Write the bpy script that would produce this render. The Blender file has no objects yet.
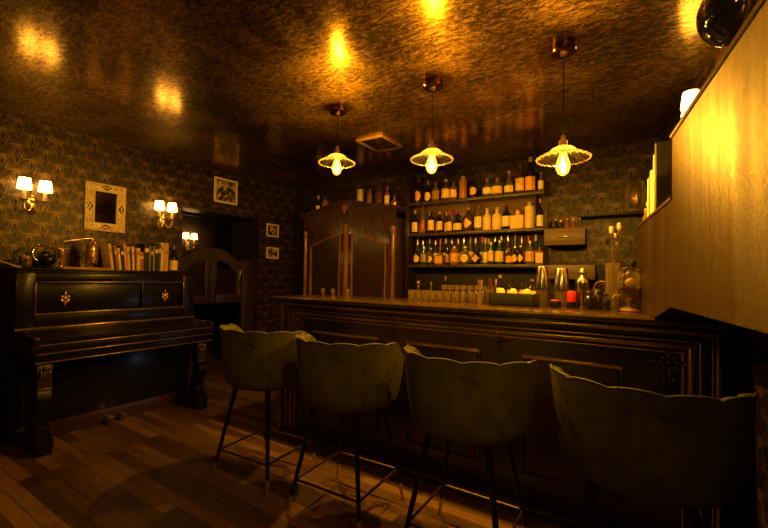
import bpy, bmesh, math, random
from mathutils import Vector, Matrix, Euler
random.seed(7)
PI = math.pi
C = bpy.context.scene.collection
sc = bpy.context.scene

# ------------------------------------------------------------------ node helper
class NT:
    def __init__(s, name):
        s.m = bpy.data.materials.new(name); s.m.use_nodes = True
        s.t = s.m.node_tree; s.n = s.t.nodes; s.l = s.t.links
        s.b = s.n.get('Principled BSDF'); s.out = s.n.get('Material Output')
    def node(s, typ, **kw):
        nd = s.n.new(typ)
        for k, v in kw.items(): setattr(nd, k, v)
        return nd
    def put(s, sock, v):
        if isinstance(v, E): s.l.new(v.s, sock)
        elif hasattr(v, 'is_output'): s.l.new(v, sock)
        else: sock.default_value = v
    def math(s, op, *a, clamp=False):
        nd = s.node('ShaderNodeMath', operation=op, use_clamp=clamp)
        for i, v in enumerate(a): s.put(nd.inputs[i], v)
        return E(s, nd.outputs[0])
    def pos(s):
        g = s.node('ShaderNodeNewGeometry'); x = s.node('ShaderNodeSeparateXYZ')
        s.l.new(g.outputs['Position'], x.inputs[0])
        return [E(s, o) for o in x.outputs]
    def coord(s, kind='Object', scale=(1, 1, 1), rot=(0, 0, 0)):
        mp = s.node('ShaderNodeMapping')
        mp.inputs['Scale'].default_value = scale; mp.inputs['Rotation'].default_value = rot
        if kind == 'World':
            g = s.node('ShaderNodeNewGeometry'); s.l.new(g.outputs['Position'], mp.inputs[0])
        else:
            g = s.node('ShaderNodeTexCoord'); s.l.new(g.outputs[kind], mp.inputs[0])
        return mp.outputs[0]
    def noise(s, vec, scale, detail=4, rough=.6, dist=0):
        nd = s.node('ShaderNodeTexNoise')
        s.l.new(vec, nd.inputs['Vector']); nd.inputs['Scale'].default_value = scale
        nd.inputs['Detail'].default_value = detail; nd.inputs['Roughness'].default_value = rough
        nd.inputs['Distortion'].default_value = dist
        return E(s, nd.outputs['Fac'])
    def ramp(s, fac, stops):
        nd = s.node('ShaderNodeValToRGB'); s.put(nd.inputs[0], fac)
        e = nd.color_ramp.elements
        while len(e) < len(stops): e.new(.5)
        for el, (p, c) in zip(e, stops):
            el.position = p; el.color = (*c, 1) if len(c) == 3 else c
        return nd.outputs[0]
    def mix(s, f, a, b, blend='MIX'):
        nd = s.node('ShaderNodeMix', data_type='RGBA', blend_type=blend)
        s.put(nd.inputs[0], f)
        for i, v in ((6, a), (7, b)):
            if isinstance(v, tuple) and len(v) == 3: v = (*v, 1)
            s.put(nd.inputs[i], v)
        return nd.outputs[2]
    def bump(s, h, strength=.3, dist=.01):
        nd = s.node('ShaderNodeBump'); s.put(nd.inputs['Height'], h)
        nd.inputs['Strength'].default_value = strength; nd.inputs['Distance'].default_value = dist
        s.l.new(nd.outputs[0], s.b.inputs['Normal'])
    def set(s, **kw):
        for k, v in kw.items():
            key = {'base': 'Base Color', 'rough': 'Roughness', 'metal': 'Metallic', 'spec': 'Specular IOR Level', 'coat': 'Coat Weight',
                   'coatr': 'Coat Roughness', 'sheen': 'Sheen Weight', 'sheenr': 'Sheen Roughness', 'trans': 'Transmission Weight', 'ior': 'IOR', 'alpha': 'Alpha',
                   'emit': 'Emission Color', 'estr': 'Emission Strength', 'aniso': 'Anisotropic'}[k]
            if isinstance(v, tuple) and len(v) == 3: v = (*v, 1)
            s.put(s.b.inputs[key], v)
        return s.m

class E:
    def __init__(s, t, sock): s.t = t; s.s = sock
    def __add__(a, b): return a.t.math('ADD', a, b)
    def __sub__(a, b): return a.t.math('SUBTRACT', a, b)
    def __mul__(a, b): return a.t.math('MULTIPLY', a, b)
    def __truediv__(a, b): return a.t.math('DIVIDE', a, b)
    def fract(a): return a.t.math('FRACT', a)
    def abs(a): return a.t.math('ABSOLUTE', a)
    def max(a, b): return a.t.math('MAXIMUM', a, b)
    def min(a, b): return a.t.math('MINIMUM', a, b)
    def lt(a, b): return a.t.math('LESS_THAN', a, b)
    def gt(a, b): return a.t.math('GREATER_THAN', a, b)
    def step(a, lo, hi):
        nd = a.t.node('ShaderNodeMapRange', interpolation_type='SMOOTHSTEP')
        a.t.put(nd.inputs[0], a); nd.inputs[1].default_value = lo; nd.inputs[2].default_value = hi
        return E(a.t, nd.outputs[0])

def simple(name, base, rough=.5, metal=0, var=0, **kw):
    t = NT(name)
    if var:
        n = t.noise(t.coord('World', (9, 9, 9)), 3, 5)
        c2 = tuple(c * (1 - var) for c in base)
        t.set(base=t.ramp(n, [(.3, c2), (.7, base)]))
    else: t.set(base=base)
    t.set(rough=rough, metal=metal, **kw)
    return t.m

M = {}
# wallpaper: half-drop peacock fans with dark tulip buds
def wallpaper(name, axis, tw, k1=1):
    t = NT(name); p = t.pos(); a = p[axis]; z = p[2]
    glow = dark = rim = None
    for k in (0, .5):
        u = ((a / tw + k).fract() - .5) * .205
        v = ((z / .205 + k).fract() - .42) * .205
        ua = u.abs()
        bud = (ua / .0125 + ((v - .012) / .036).abs()).lt(1)
        tt = v + .072
        c1 = tt * .30 + tt * tt * .9
        inV = tt.gt(0) * tt.lt(.088)
        leaf = ((ua - c1).abs() - .0050).lt(0) * inV
        edge = (ua - c1 - t.math('ADD', 0, .0095)).abs().lt(.0028) * inV
        stem = ua.lt(.0035) * v.gt(-.095) * v.lt(-.03)
        d0 = t.math('SQRT', u * u + (v - .045) * (v - .045))
        halo = t.math('SUBTRACT', 1, d0.step(-.02, .075))
        rad = t.math('SQRT', u * u + (v + .05) * (v + .05))
        ang = t.math('ARCTAN2', u, v + .06)
        rays = t.math('COSINE', ang * 26) * .5 + .5
        fan = t.math('SUBTRACT', 1, rad.step(.04, .13)) * v.gt(-.045) * (rays * .45 + .25)
        g = (halo * .62).max(fan * .6)
        r = (((rad - .118).abs()).lt(.0035) * v.gt(.0)).max(edge * 1.2)
        d = bud.max(leaf).max(stem)
        glow = g if glow is None else glow.max(g)
        dark = d if dark is None else dark.max(d)
        rim = r if rim is None else rim.max(r)
    n = t.noise(t.coord('World', (1, 1, 1)), 70, 4)
    n2 = t.noise(t.coord('World', (1, 1, 1)), 9, 3)
    f = (glow * .62 + rim * .16 + .13 + (n - .5) * .55 + (n2 - .5) * .4) * (t.math('SUBTRACT', 1, dark * .97))
    f = t.math('ADD', f, 0, clamp=True)
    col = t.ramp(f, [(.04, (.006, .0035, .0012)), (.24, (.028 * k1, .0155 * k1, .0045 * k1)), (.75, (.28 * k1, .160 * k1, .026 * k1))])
    t.set(base=col, rough=.4, metal=.35, spec=.4)
    t.bump(f, .2, .004)
    return t.m
M['paperY'] = wallpaper('wallpaper_fans_side', 1, .178)
M['paperX'] = wallpaper('wallpaper_fans_rear', 0, .232, .72)  # same paper, shaded copy: rear wall dimmed through its colours

def goldleaf(name, cols, rough, bs, sx, metal, s1, s2, lo=.36, hi=.64, big=2.2, rv=.12, aniso=0, r2=0, f2=.4, pc=((.20, .115, .014), (.95, .60, .11))):
    t = NT(name)
    n0 = t.noise(t.coord('World', (1, 1, 1)), big, 4, .6, .4)
    n1 = t.noise(t.coord('World', sx), s1, 6, .72, .8)
    n2 = t.noise(t.coord('World', sx), s2, 5, .7, .4)
    f = n0 * .22 + n1 * .43 + n2 * .35
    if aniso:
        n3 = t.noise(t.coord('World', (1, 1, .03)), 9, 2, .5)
        f = n3 * .5 + n1 * .22 + n2 * .28  # vertical streaks in the colour stand in for stretched bulb reflections
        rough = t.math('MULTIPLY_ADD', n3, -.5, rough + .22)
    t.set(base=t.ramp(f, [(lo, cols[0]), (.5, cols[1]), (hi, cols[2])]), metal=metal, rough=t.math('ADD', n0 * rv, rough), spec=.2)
    if aniso:
        tg = t.node('ShaderNodeTangent'); tg.direction_type = 'RADIAL'; tg.axis = 'Z'
        t.l.new(tg.outputs[0], t.b.inputs['Tangent']); t.set(aniso=aniso); t.b.inputs['Anisotropic Rotation'].default_value = .25
    hgt = n1 * .45 + n2 * .55
    if aniso:
        hgt = hgt * .8 + n3 * 2
    t.bump(hgt, bs, .008)
    if r2:
        p2 = t.node('ShaderNodeBsdfPrincipled')
        t.l.new(t.ramp(f, [(lo, pc[0]), (hi, pc[1])]), p2.inputs['Base Color'])
        bp = t.node('ShaderNodeBump'); t.put(bp.inputs['Height'], n1 * .5 + n2 * .5); bp.inputs['Strength'].default_value = .05; bp.inputs['Distance'].default_value = .008; t.l.new(bp.outputs[0], p2.inputs['Normal'])
        p2.inputs['Metallic'].default_value = 1; p2.inputs['Roughness'].default_value = r2
        if aniso:
            t.l.new(tg.outputs[0], p2.inputs['Tangent']); p2.inputs['Anisotropic'].default_value = .95; p2.inputs['Anisotropic Rotation'].default_value = .25
        mx = t.node('ShaderNodeMixShader'); mx.inputs[0].default_value = f2
        t.l.new(t.b.outputs[0], mx.inputs[1]); t.l.new(p2.outputs[0], mx.inputs[2]); t.l.new(mx.outputs[0], t.out.inputs[0])
    return t.m
M['ceiling'] = goldleaf('ceiling_gold_leaf', ((.030, .017, .002), (.16, .092, .012), (.52, .32, .05)), .38, .40, (1.0, 2.3, 1), .85, 20, 95, .43, .57, 2.2, .10, r2=.15, f2=.46)
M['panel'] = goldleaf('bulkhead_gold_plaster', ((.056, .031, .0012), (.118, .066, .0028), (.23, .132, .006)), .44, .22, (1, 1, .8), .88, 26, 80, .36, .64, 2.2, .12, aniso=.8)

def floor_mat():
    t = NT('floor_dark_oak')
    v = t.coord('World', (1, 1, 1))
    b = t.node('ShaderNodeTexBrick'); t.l.new(v, b.inputs['Vector'])
    b.offset = .37
    for k, q in (('Scale', 1), ('Mortar Size', .0022), ('Mortar Smooth', .4), ('Brick Width', 1.05), ('Row Height', .078), ('Bias', 0)): b.inputs[k].default_value = q
    b.inputs['Color1'].default_value = (.05, .05, .05, 1); b.inputs['Color2'].default_value = (1, 1, 1, 1); b.inputs['Mortar'].default_value = (0, 0, 0, 1)
    grain = t.noise(t.coord('World', (2.2, 30, 1)), 3, 6, .65, .3)
    big = t.noise(t.coord('World', (.8, 5, 1)), 3, 3)
    f = grain * .62 + big * .16 + t.math('MULTIPLY', b.outputs['Color'], .36)
    c = t.ramp(f, [(.32, (.018, .008, .003)), (.54, (.095, .046, .015)), (.82, (.27, .14, .045))])
    c = t.mix(b.outputs['Fac'], c, (.006, .003, .002))
    t.set(base=c, rough=t.math('ADD', grain * .22, .30), spec=.45)
    t.bump(f - b.outputs['Fac'] if False else f, .18, .004)
    return t.m
M['floor'] = floor_mat()

def wood(name, c0, c1, rough, stretch=(20, 20, 1.5), coat=0, scale=2.5):
    t = NT(name)
    g = t.noise(t.coord('World', stretch), scale, 6, .6, .5)
    t.set(base=t.ramp(g, [(.3, c0), (.72, c1)]), rough=rough, coat=coat, coatr=.12)
    t.bump(g, .08, .003)
    return t.m
M['wardrobe'] = wood('wardrobe_walnut', (.020, .008, .003), (.085, .035, .011), .26, coat=.4)
M['bar'] = wood('bar_dark_oak', (.011, .006, .004), (.032, .015, .008), .3, (1.5, 20, 20), coat=.2)
M['barpanel'] = wood('bar_panel_oak', (.022, .010, .006), (.055, .024, .012), .38, (20, 20, 1.5))
M['top'] = wood('bar_top_polished', (.03, .016, .006), (.10, .055, .02), .2, (1.2, 16, 16), coat=.4)
M['shelf'] = wood('shelf_oak', (.025, .013, .005), (.085, .045, .015), .35, (1.5, 20, 20))
M['box'] = wood('box_oak', (.08, .042, .011), (.20, .11, .03), .42, (1.5, 20, 20))
M['door'] = wood('door_mahogany', (.016, .008, .005), (.045, .02, .010), .38)
M['plinth'] = wood('plinth_mahogany', (.018, .007, .004), (.06, .02, .010), .35, (20, 1.5, 20))
M['board'] = wood('board_cedar', (.34, .15, .04), (.55, .26, .07), .45, (20, 1.5, 20))
M['lacquer'] = simple('piano_black_lacquer', (.010, .007, .005), .3, var=.35, spec=.2, coat=.05, coatr=.12)
M['black'] = simple('black_metal', (.01, .009, .008), .32, .3)
M['blackmatte'] = simple('black_matte', (.010, .008, .006), .6)
M['dark'] = simple('shelf_back_dark', (.018, .012, .008), .65, var=.3)
M['hall'] = simple('hall_dark_wall', (.05, .026, .013), .7, var=.4)
M['brass'] = simple('aged_brass', (.78, .52, .17), .34, .9, var=.3)
M['brassbright'] = simple('bright_brass', (.85, .58, .2), .2, 1)
M['gilt'] = simple('worn_gilding', (.34, .19, .06), .34, .8, var=.6)
M['bronze'] = simple('dark_bronze', (.17, .115, .055), .38, .85, var=.5)
M['copper'] = simple('polished_copper', (.98, .50, .17), .27, .9, var=.15)
M['chrome'] = simple('chrome', (.75, .72, .66), .12, 1)
M['steel'] = simple('brushed_steel', (.62, .55, .44), .2, 1, var=.15)
M['cream'] = simple('cream_paint', (.55, .45, .28), .5, var=.2)
M['white'] = simple('white_enamel', (.75, .70, .58), .4)
M['red'] = simple('red_tin', (.55, .02, .012), .35)
M['canopy'] = simple('dark_copper', (.30, .13, .045), .22, 1, var=.5)
M['ventgold'] = simple('vent_gold_paint', (.50, .33, .09), .5, .3)
M['copperlight'] = simple('pale_copper', (.72, .50, .34), .2, 1)
M['globe'] = simple('globe_black_gloss', (.008, .007, .006), .08, coat=.6)
M['frameivory'] = simple('ivory_frame', (.90, .70, .34), .5, var=.2)

def velvet():
    t = NT('olive_velvet')
    n = t.noise(t.coord('Object', (1, 1, .8)), 7, 5, .65, 1.2)
    n2 = t.noise(t.coord('Object', (1, 1, 1)), 90, 2)
    m = t.noise(t.coord('Object', (1, 1, 1.2)), 11, 4, .55, .8).step(.58, .68)
    c = t.ramp(n, [(.32, (.062, .054, .005)), (.7, (.140, .120, .011))])
    c = t.mix(t.math('MULTIPLY', m, .5), c, (.028, .023, .004))
    t.set(base=c, rough=.75, spec=.2, sheen=.03, sheenr=.4)
    t.b.inputs['Sheen Tint'].default_value = (.55, .5, .15, 1)
    t.bump(n2 * .3 + n * .7, .2, .01)
    return t.m
M['velvet'] = velvet()
M['piping'] = simple('olive_piping', (.10, .09, .02), .6)

def glassmat(name, col=(1, 1, 1), rough=.03, mixf=.75, ior=1.45, haze=0, glow=None):
    # thin-walled glass: passes light, reflects at glancing angles
    t = NT(name); t.n.remove(t.b)
    tr = t.node('ShaderNodeBsdfTransparent'); tr.inputs[0].default_value = (*col, 1)
    gl = t.node('ShaderNodeBsdfGlossy'); gl.inputs['Roughness'].default_value = rough
    gl.inputs['Color'].default_value = (1, .97, .9, 1)
    fr = t.node('ShaderNodeFresnel'); fr.inputs[0].default_value = ior
    f = t.math('ADD', t.math('MULTIPLY', E(t, fr.outputs[0]), mixf), .05)
    mx = t.node('ShaderNodeMixShader'); t.l.new(f.s, mx.inputs[0])
    t.l.new(tr.outputs[0], mx.inputs[1]); t.l.new(gl.outputs[0], mx.inputs[2])
    res = mx.outputs[0]
    if haze:
        tl = t.node('ShaderNodeBsdfTranslucent'); tl.inputs[0].default_value = (.9, .82, .6, 1)
        m2 = t.node('ShaderNodeMixShader'); m2.inputs[0].default_value = haze
        t.l.new(res, m2.inputs[1]); t.l.new(tl.outputs[0], m2.inputs[2]); res = m2.outputs[0]
    if glow:
        em = t.node('ShaderNodeEmission'); em.inputs[0].default_value = (*glow[0], 1); em.inputs[1].default_value = glow[1]
        ad = t.node('ShaderNodeAddShader'); t.l.new(res, ad.inputs[0]); t.l.new(em.outputs[0], ad.inputs[1]); res = ad.outputs[0]
    t.l.new(res, t.out.inputs[0])
    return t.m
M['glass'] = glassmat('clear_thin_glass', (.90, .88, .82), .06, 1.6, 1.7, haze=.05)
M['glassware'] = simple('drinking_glass', (1, .80, .42), .03, trans=.94, ior=1.48, spec=.9)  # amber tint with slight diffuse imitates lamplight refracted in the glass
M['domeglass'] = glassmat('dome_glass', (.88, .84, .72), .08, 1.6, 1.7, haze=.16)  # haze lightens the glass in place of lamp reflections
M['shadeglass'] = glassmat('ribbed_shade_glass', (.86, .80, .62), .15, 1.2, 1.6, haze=.03)
M['bulbglass'] = glassmat('bulb_amber_glass', (1, .82, .42), .03, .7, 1.45, glow=((1, .50, .05), .75))
M['amberglass'] = glassmat('amber_thin_glass', (.62, .30, .06), .05, .9)

def bottleglass(name, col, rough=.08, trans=.35, **kw):
    return simple(name, col, rough, spec=.6, trans=trans, ior=1.45, coat=.4, coatr=.05, **kw)
G = {'dark': bottleglass('bottle_glass_near_black', (.012, .009, .006), trans=0),
     'brown': bottleglass('bottle_glass_brown', (.10, .035, .008), trans=.2),
     'amber': bottleglass('bottle_glass_amber', (.42, .17, .025), trans=.35),
     'green': bottleglass('bottle_glass_green', (.03, .10, .025), trans=.25),
     'clear': bottleglass('bottle_glass_clear', (.30, .24, .13), trans=.55),
     'frosted': simple('bottle_frosted_gold', (1.0, .68, .15), .4, var=.15),
     'copper': simple('bottle_copper_tube', (.62, .27, .07), .35, .4, var=.2)}

def labelmat(name, base, ink, sc=1.0, th=.56):
    t = NT(name)
    n = t.noise(t.coord('World', (1, 1, 1.6)), 85 * sc, 3, .6)
    n2 = t.noise(t.coord('World', (1, 1, 1)), 26 * sc, 2)
    f = n.step(th, th + .06).max(n2.step(.60, .66))
    t.set(base=t.mix(t.math('MULTIPLY', f, .5), base, ink), rough=.45)
    return t.m
Lb = {'gold': labelmat('label_gold_paper', (1.0, .64, .13), (.20, .09, .01)),
      'cream': labelmat('label_cream_paper', (1.0, .78, .30), (.12, .07, .03)),
      'orange': labelmat('label_orange_paper', (.95, .45, .05), (.2, .05, .01)),
      'red': labelmat('label_red_paper', (.45, .06, .02), (.62, .45, .15)),
      'brown': labelmat('label_brown_paper', (.34, .15, .05), (.7, .5, .2)),
      'olive': labelmat('label_olive_paper', (.42, .36, .10), (.1, .12, .03)),
      'white': labelmat('label_white_paper', (1.0, .84, .42), (.08, .06, .04))}

def emitmat(name, col, st):
    t = NT(name); t.set(base=(.02, .02, .02), emit=col, estr=st); return t.m
M['filament'] = emitmat('glowing_filament', (1, .70, .28), 26)
M['bulblit'] = emitmat('lit_candle_bulb', (1, .62, .22), 16)
M['fridge_glow'] = emitmat('cooler_light', (.55, .75, 1), 1.2)
def shademat():
    t = NT('pleated_shade_fabric'); t.n.remove(t.b)
    d = t.node('ShaderNodeBsdfDiffuse'); d.inputs[0].default_value = (.85, .74, .5, 1)
    tl = t.node('ShaderNodeBsdfTranslucent'); tl.inputs[0].default_value = (.95, .82, .55, 1)
    mx = t.node('ShaderNodeMixShader'); mx.inputs[0].default_value = .62
    t.l.new(d.outputs[0], mx.inputs[1]); t.l.new(tl.outputs[0], mx.inputs[2])
    em = t.node('ShaderNodeEmission'); em.inputs[0].default_value = (1, .58, .15, 1); em.inputs[1].default_value = SHADE_GLOW
    ad = t.node('ShaderNodeAddShader'); t.l.new(mx.outputs[0], ad.inputs[0]); t.l.new(em.outputs[0], ad.inputs[1]); t.l.new(ad.outputs[0], t.out.inputs[0])
    return t.m
SHADE_GLOW = 6.0
M['shade'] = shademat()
M['mirror'] = simple('mirror_silver', (.55, .5, .42), .03, 1)
def inlaymat():
    t = NT('bone_inlay')
    n = t.noise(t.coord('World', (1, 1, 1)), 55, 4, .6, 1)
    t.set(base=t.ramp(n, [(.36, (.50, .33, .09)), (.5, (.88, .66, .24)), (.7, (.98, .80, .36))]), rough=.38)
    return t.m
M['inlay'] = inlaymat()
def photomat(name, seed):
    t = NT(name)
    mp = t.node('ShaderNodeMapping'); mp.inputs['Location'].default_value = (seed, seed * 2, seed)
    tc = t.node('ShaderNodeTexCoord'); t.l.new(tc.outputs['Object'], mp.inputs[0])
    n = t.noise(mp.outputs[0], 22, 3, .6, .6)
    t.set(base=t.ramp(n, [(.42, (.012, .009, .006)), (.5, (.14, .10, .06)), (.6, (.62, .5, .34))]), rough=.35)
    return t.m

# ------------------------------------------------------------------ geometry helpers
def new(): return bmesh.new()
def box(bm, lo, hi, bev=0, mat=None):
    lo = Vector(lo); hi = Vector(hi)
    r = bmesh.ops.create_cube(bm, size=1)
    vs = r['verts']; c = (lo + hi) / 2; d = hi - lo
    for v in vs: v.co = Vector((v.co.x * d.x, v.co.y * d.y, v.co.z * d.z)) + c
    if bev:
        es = list({e for v in vs for e in v.link_edges})
        r2 = bmesh.ops.bevel(bm, geom=es, offset=min(bev, min(abs(q) for q in d) * .45), segments=2, profile=.5, affect='EDGES')
        vs = list({v for f in r2['faces'] for v in f.verts} | {v for v in vs if v.is_valid})
    if mat: bmesh.ops.transform(bm, matrix=mat, verts=vs)
    return vs
def lathe(bm, prof, seg=24, mat=None, sx=1, sy=1, wave=0, nw=0):
    rings = []; allv = []
    for (r, z) in prof:
        if r < 1e-5:
            v = bm.verts.new((0, 0, z)); rings.append([v]); allv.append(v)
        else:
            ring = []
            for i in range(seg):
                a = 2 * PI * i / seg; rr = r * (1 + (wave * math.cos(nw * a) if nw else 0))
                ring.append(bm.verts.new((rr * math.cos(a) * sx, rr * math.sin(a) * sy, z)))
            rings.append(ring); allv += ring
    for A, B in zip(rings, rings[1:]):
        n = max(len(A), len(B))
        for i in range(n):
            j = (i + 1) % n
            if len(A) == 1 and len(B) == 1: continue
            if len(A) == 1: f = (A[0], B[i], B[j])
            elif len(B) == 1: f = (A[i], A[j], B[0])
            else: f = (A[i], A[j], B[j], B[i])
            try: bm.faces.new(f)
            except ValueError: pass
    if mat: bmesh.ops.transform(bm, matrix=mat, verts=allv)
    return allv
def tube(bm, pts, r, seg=8, closed=False):
    pts = [Vector(p) for p in pts]; n = len(pts); rings = []
    rad = r if isinstance(r, (list, tuple)) else [r] * n
    prev = None
    for i, p in enumerate(pts):
        if closed: d = pts[(i + 1) % n] - pts[i - 1]
        else: d = pts[min(i + 1, n - 1)] - pts[max(i - 1, 0)]
        d.normalize()
        if prev is None:
            u = d.orthogonal().normalized()
        else:
            u = (prev - d * prev.dot(d)).normalized()
        prev = u; w = d.cross(u)
        rings.append([bm.verts.new(p + (u * math.cos(2 * PI * k / seg) + w * math.sin(2 * PI * k / seg)) * rad[i]) for k in range(seg)])
    m = n if closed else n - 1
    for i in range(m):
        A, B = rings[i], rings[(i + 1) % n]
        for k in range(seg):
            try: bm.faces.new((A[k], A[(k + 1) % seg], B[(k + 1) % seg], B[k]))
            except ValueError: pass
    if not closed:
        bm.faces.new(rings[0][::-1]); bm.faces.new(rings[-1])
def prism(bm, poly, a0, a1, plane='YZ', mat=None):
    def mk(p, a):
        if plane == 'YZ': return Vector((a, p[0], p[1]))
        if plane == 'XZ': return Vector((p[0], a, p[1]))
        return Vector((p[0], p[1], a))
    A = [bm.verts.new(mk(p, a0)) for p in poly]; B = [bm.verts.new(mk(p, a1)) for p in poly]
    bm.faces.new(A); bm.faces.new(B[::-1])
    n = len(poly)
    for i in range(n): bm.faces.new((A[i], B[i], B[(i + 1) % n], A[(i + 1) % n]))
    if mat: bmesh.ops.transform(bm, matrix=mat, verts=A + B)
def ball(bm, c, r, s=(1, 1, 1), seg=12):
    m = Matrix.Translation(c) @ Matrix.Diagonal((r * s[0], r * s[1], r * s[2], 1))
    bmesh.ops.create_uvsphere(bm, u_segments=seg, v_segments=max(6, seg // 2 + 1), radius=1, matrix=m)
def obj(name, bm, mat, parent=None, smooth=True, ang=38):
    bmesh.ops.remove_doubles(bm, verts=bm.verts, dist=1e-6)
    bmesh.ops.recalc_face_normals(bm, faces=bm.faces)
    if smooth:
        lim = math.radians(ang)
        for f in bm.faces: f.smooth = True
        for e in bm.edges:
            if len(e.link_faces) == 2 and e.calc_face_angle(0) > lim: e.smooth = False
    me = bpy.data.meshes.new(name); bm.to_mesh(me); bm.free()
    me.materials.append(mat)
    o = bpy.data.objects.new(name, me); C.objects.link(o)
    if parent: o.parent = parent
    return o
def tag(o, label, cat, group=None):
    o['label'] = label; o['category'] = cat
    if group: o['group'] = group
    return o
def thing(name, label, cat, loc=(0, 0, 0), rz=0, group=None):
    o = bpy.data.objects.new(name, None); C.objects.link(o); o.empty_display_size = .1
    o.location = loc; o.rotation_euler = (0, 0, rz)
    return tag(o, label, cat, group)
def struct(name, bm, mat, smooth=False):
    o = obj(name, bm, mat, smooth=smooth); o['kind'] = 'structure'; return o
def dup(root, loc, rz=None, label=None):
    r = root.copy(); C.objects.link(r); r.location = loc
    if rz is not None: r.rotation_euler = (0, 0, rz)
    if label: r['label'] = label
    for ch in list(root.children):
        c = ch.copy(); C.objects.link(c); c.parent = r
        for g in ch.children:
            d = g.copy(); C.objects.link(d); d.parent = c
    return r
def point(name, loc, watts, col, rad, parent=None):
    l = bpy.data.lights.new(name, 'POINT'); l.energy = watts; l.color = col; l.shadow_soft_size = rad
    o = bpy.data.objects.new(name, l); C.objects.link(o); o.location = loc
    if parent: o.parent = parent
    return o

# ------------------------------------------------------------------ room shell
XW, YW, ZC = -4.2, 4.15, 2.55
def XR(y): return .22 + .11 * (YW - y)          # the right wall runs at a slight angle
b = new(); box(b, (-6.2, -3.2, -.1), (2, 5.5, 0)); struct('floor', b, M['floor'])
b = new(); box(b, (-6.2, -3.2, ZC), (2, 5.5, ZC + .1)); struct('ceiling', b, M['ceiling'])
b = new()
D0, D1, DT, JT = 2.453, 3.514, 2.045, .55       # doorway in the left wall
box(b, (XW - JT, -3.2, 0), (XW, D0, ZC)); box(b, (XW - JT, D1, 0), (XW, YW + .3, ZC)); box(b, (XW - JT, D0, DT), (XW, D1, ZC))
struct('wall_left', b, M['paperY'])
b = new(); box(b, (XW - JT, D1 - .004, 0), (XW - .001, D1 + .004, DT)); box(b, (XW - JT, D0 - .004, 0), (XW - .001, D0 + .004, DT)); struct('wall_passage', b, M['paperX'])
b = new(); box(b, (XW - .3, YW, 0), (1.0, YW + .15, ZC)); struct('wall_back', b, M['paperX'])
b = new(); prism(b, [(XR(YW) - .01, YW + .05), (XR(-3.1), -3.1), (XR(-3.1) + .2, -3.1), (XR(YW) + .2, YW + .05)], 0, ZC, 'XY'); struct('wall_right', b, M['paperY'])
b = new(); box(b, (-6.2, -3.2, 0), (2, -3.05, ZC)); struct('wall_front', b, M['hall'])
b = new(); box(b, (-6.0, .5, 0), (-5.85, 5.2, ZC)); box(b, (-6.0, 5.0, 0), (XW - JT, 5.2, ZC)); box(b, (-6.0, .5, 0), (XW - JT, .65, ZC)); struct('wall_hall', b, M['hall'])
b = new(); box(b, (XW, -3.05, 0), (XW + .02, D0 - .02, .11)); box(b, (XW, D1 + .02, 0), (XW + .02, YW, .11)); struct('baseboard_left', b, M['door'])

# gold bulkhead at the right: a box boxed out from the right wall, its lower end standing on the bar
ev, nv, Ov = Vector((-.1093, .994, 0)), Vector((.994, .1093, 0)), Vector((.09, 2.25, 0))
BF = Matrix(((nv.x, ev.x, 0, Ov.x), (nv.y, ev.y, 0, Ov.y), (0, 0, 1, 0), (0, 0, 0, 1)))   # local x = depth, y = along, z = up
b = new()
prism(b, [(-3.2, 1.186), (-.37, 1.186), (-.026, 1.1135), (.55, 1.1135), (.55, 1.600), (-.394, 1.600), (-.394, 1.838), (-3.2, 1.838)], 0, .325, 'YZ', BF)
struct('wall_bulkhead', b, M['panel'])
b = new()
prism(b, [(-3.2, 1.839), (-.388, 1.839), (-.388, 1.853), (-3.2, 1.853)], -.006, .325, 'YZ', BF)
prism(b, [(-.394, 1.601), (.556, 1.601), (.556, 1.613), (-.394, 1.613)], -.006, .325, 'YZ', BF)
struct('trim_1', b, M['bronze'])

# ------------------------------------------------------------------ swing doors in the doorway
def door_leaf(name, y0, y1, prof, hinge):
    x0 = -4.33
    b = new(); z0 = .93
    w = .075
    # stiles and rails
    ys = [y0 + (y1 - y0) * i / 16 for i in range(17)]
    box(b, (x0, y0, z0), (x0 + .04, y0 + w, prof(y0 + w * .5) - .06), .004)
    box(b, (x0, y1 - w, z0), (x0 + .04, y1, prof(y1 - w * .5) - .06), .004)
    box(b, (x0, y0 + w, z0), (x0 + .04, y1 - w, z0 + .1), .004)
    prism(b, [(y, prof(y)) for y in ys] + [(y, prof(y) - .15) for y in reversed(ys)], x0 - .002, x0 + .042)
    z = z0 + .11
    zt = min(prof(y0 + w), prof(y1 - w)) - .12
    m = Matrix.Rotation(math.radians(35), 4, 'Y')
    while z < zt:
        box(b, (-.022, y0 + w, -.004), (.022, y1 - w, .004), 0, Matrix.Translation((x0 + .02, 0, z)) @ m); z += .036
    o = obj(name, b, M['door']); o['kind'] = 'structure'
    for zz in hinge:
        h = new(); box(h, (x0 + .04, y1 - .045, zz), (x0 + .052, y1 - .005, zz + .13), .003)
        obj('hinge', h, M['brassbright'], o)
    return o
def sm(t): t = max(0, min(1, t)); return t * t * (3 - 2 * t)
door_leaf('door_1', 2.455, 2.885, lambda y: 1.46 + .135 * sm((y - 2.50) / .22), ())
door_leaf('door_2', 2.89, 3.325, lambda y: 1.462 + .138 * (1 - sm((y - 3.02) / .26)), (1.01, 1.215))
b = new(); box(b, (-4.35, 3.327, 0), (-4.28, 3.512, 1.462), .006); o = obj('trim_2', b, M['door']); o['kind'] = 'structure'
b = new(); box(b, (-4.74, 2.4, DT - .02), (-4.72, 3.55, DT + .03)); box(b, (-4.215, D0 - .0, DT - .025), (-4.19, D1, DT), .003); o = obj('trim_3', b, M['door']); o['kind'] = 'structure'

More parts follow.
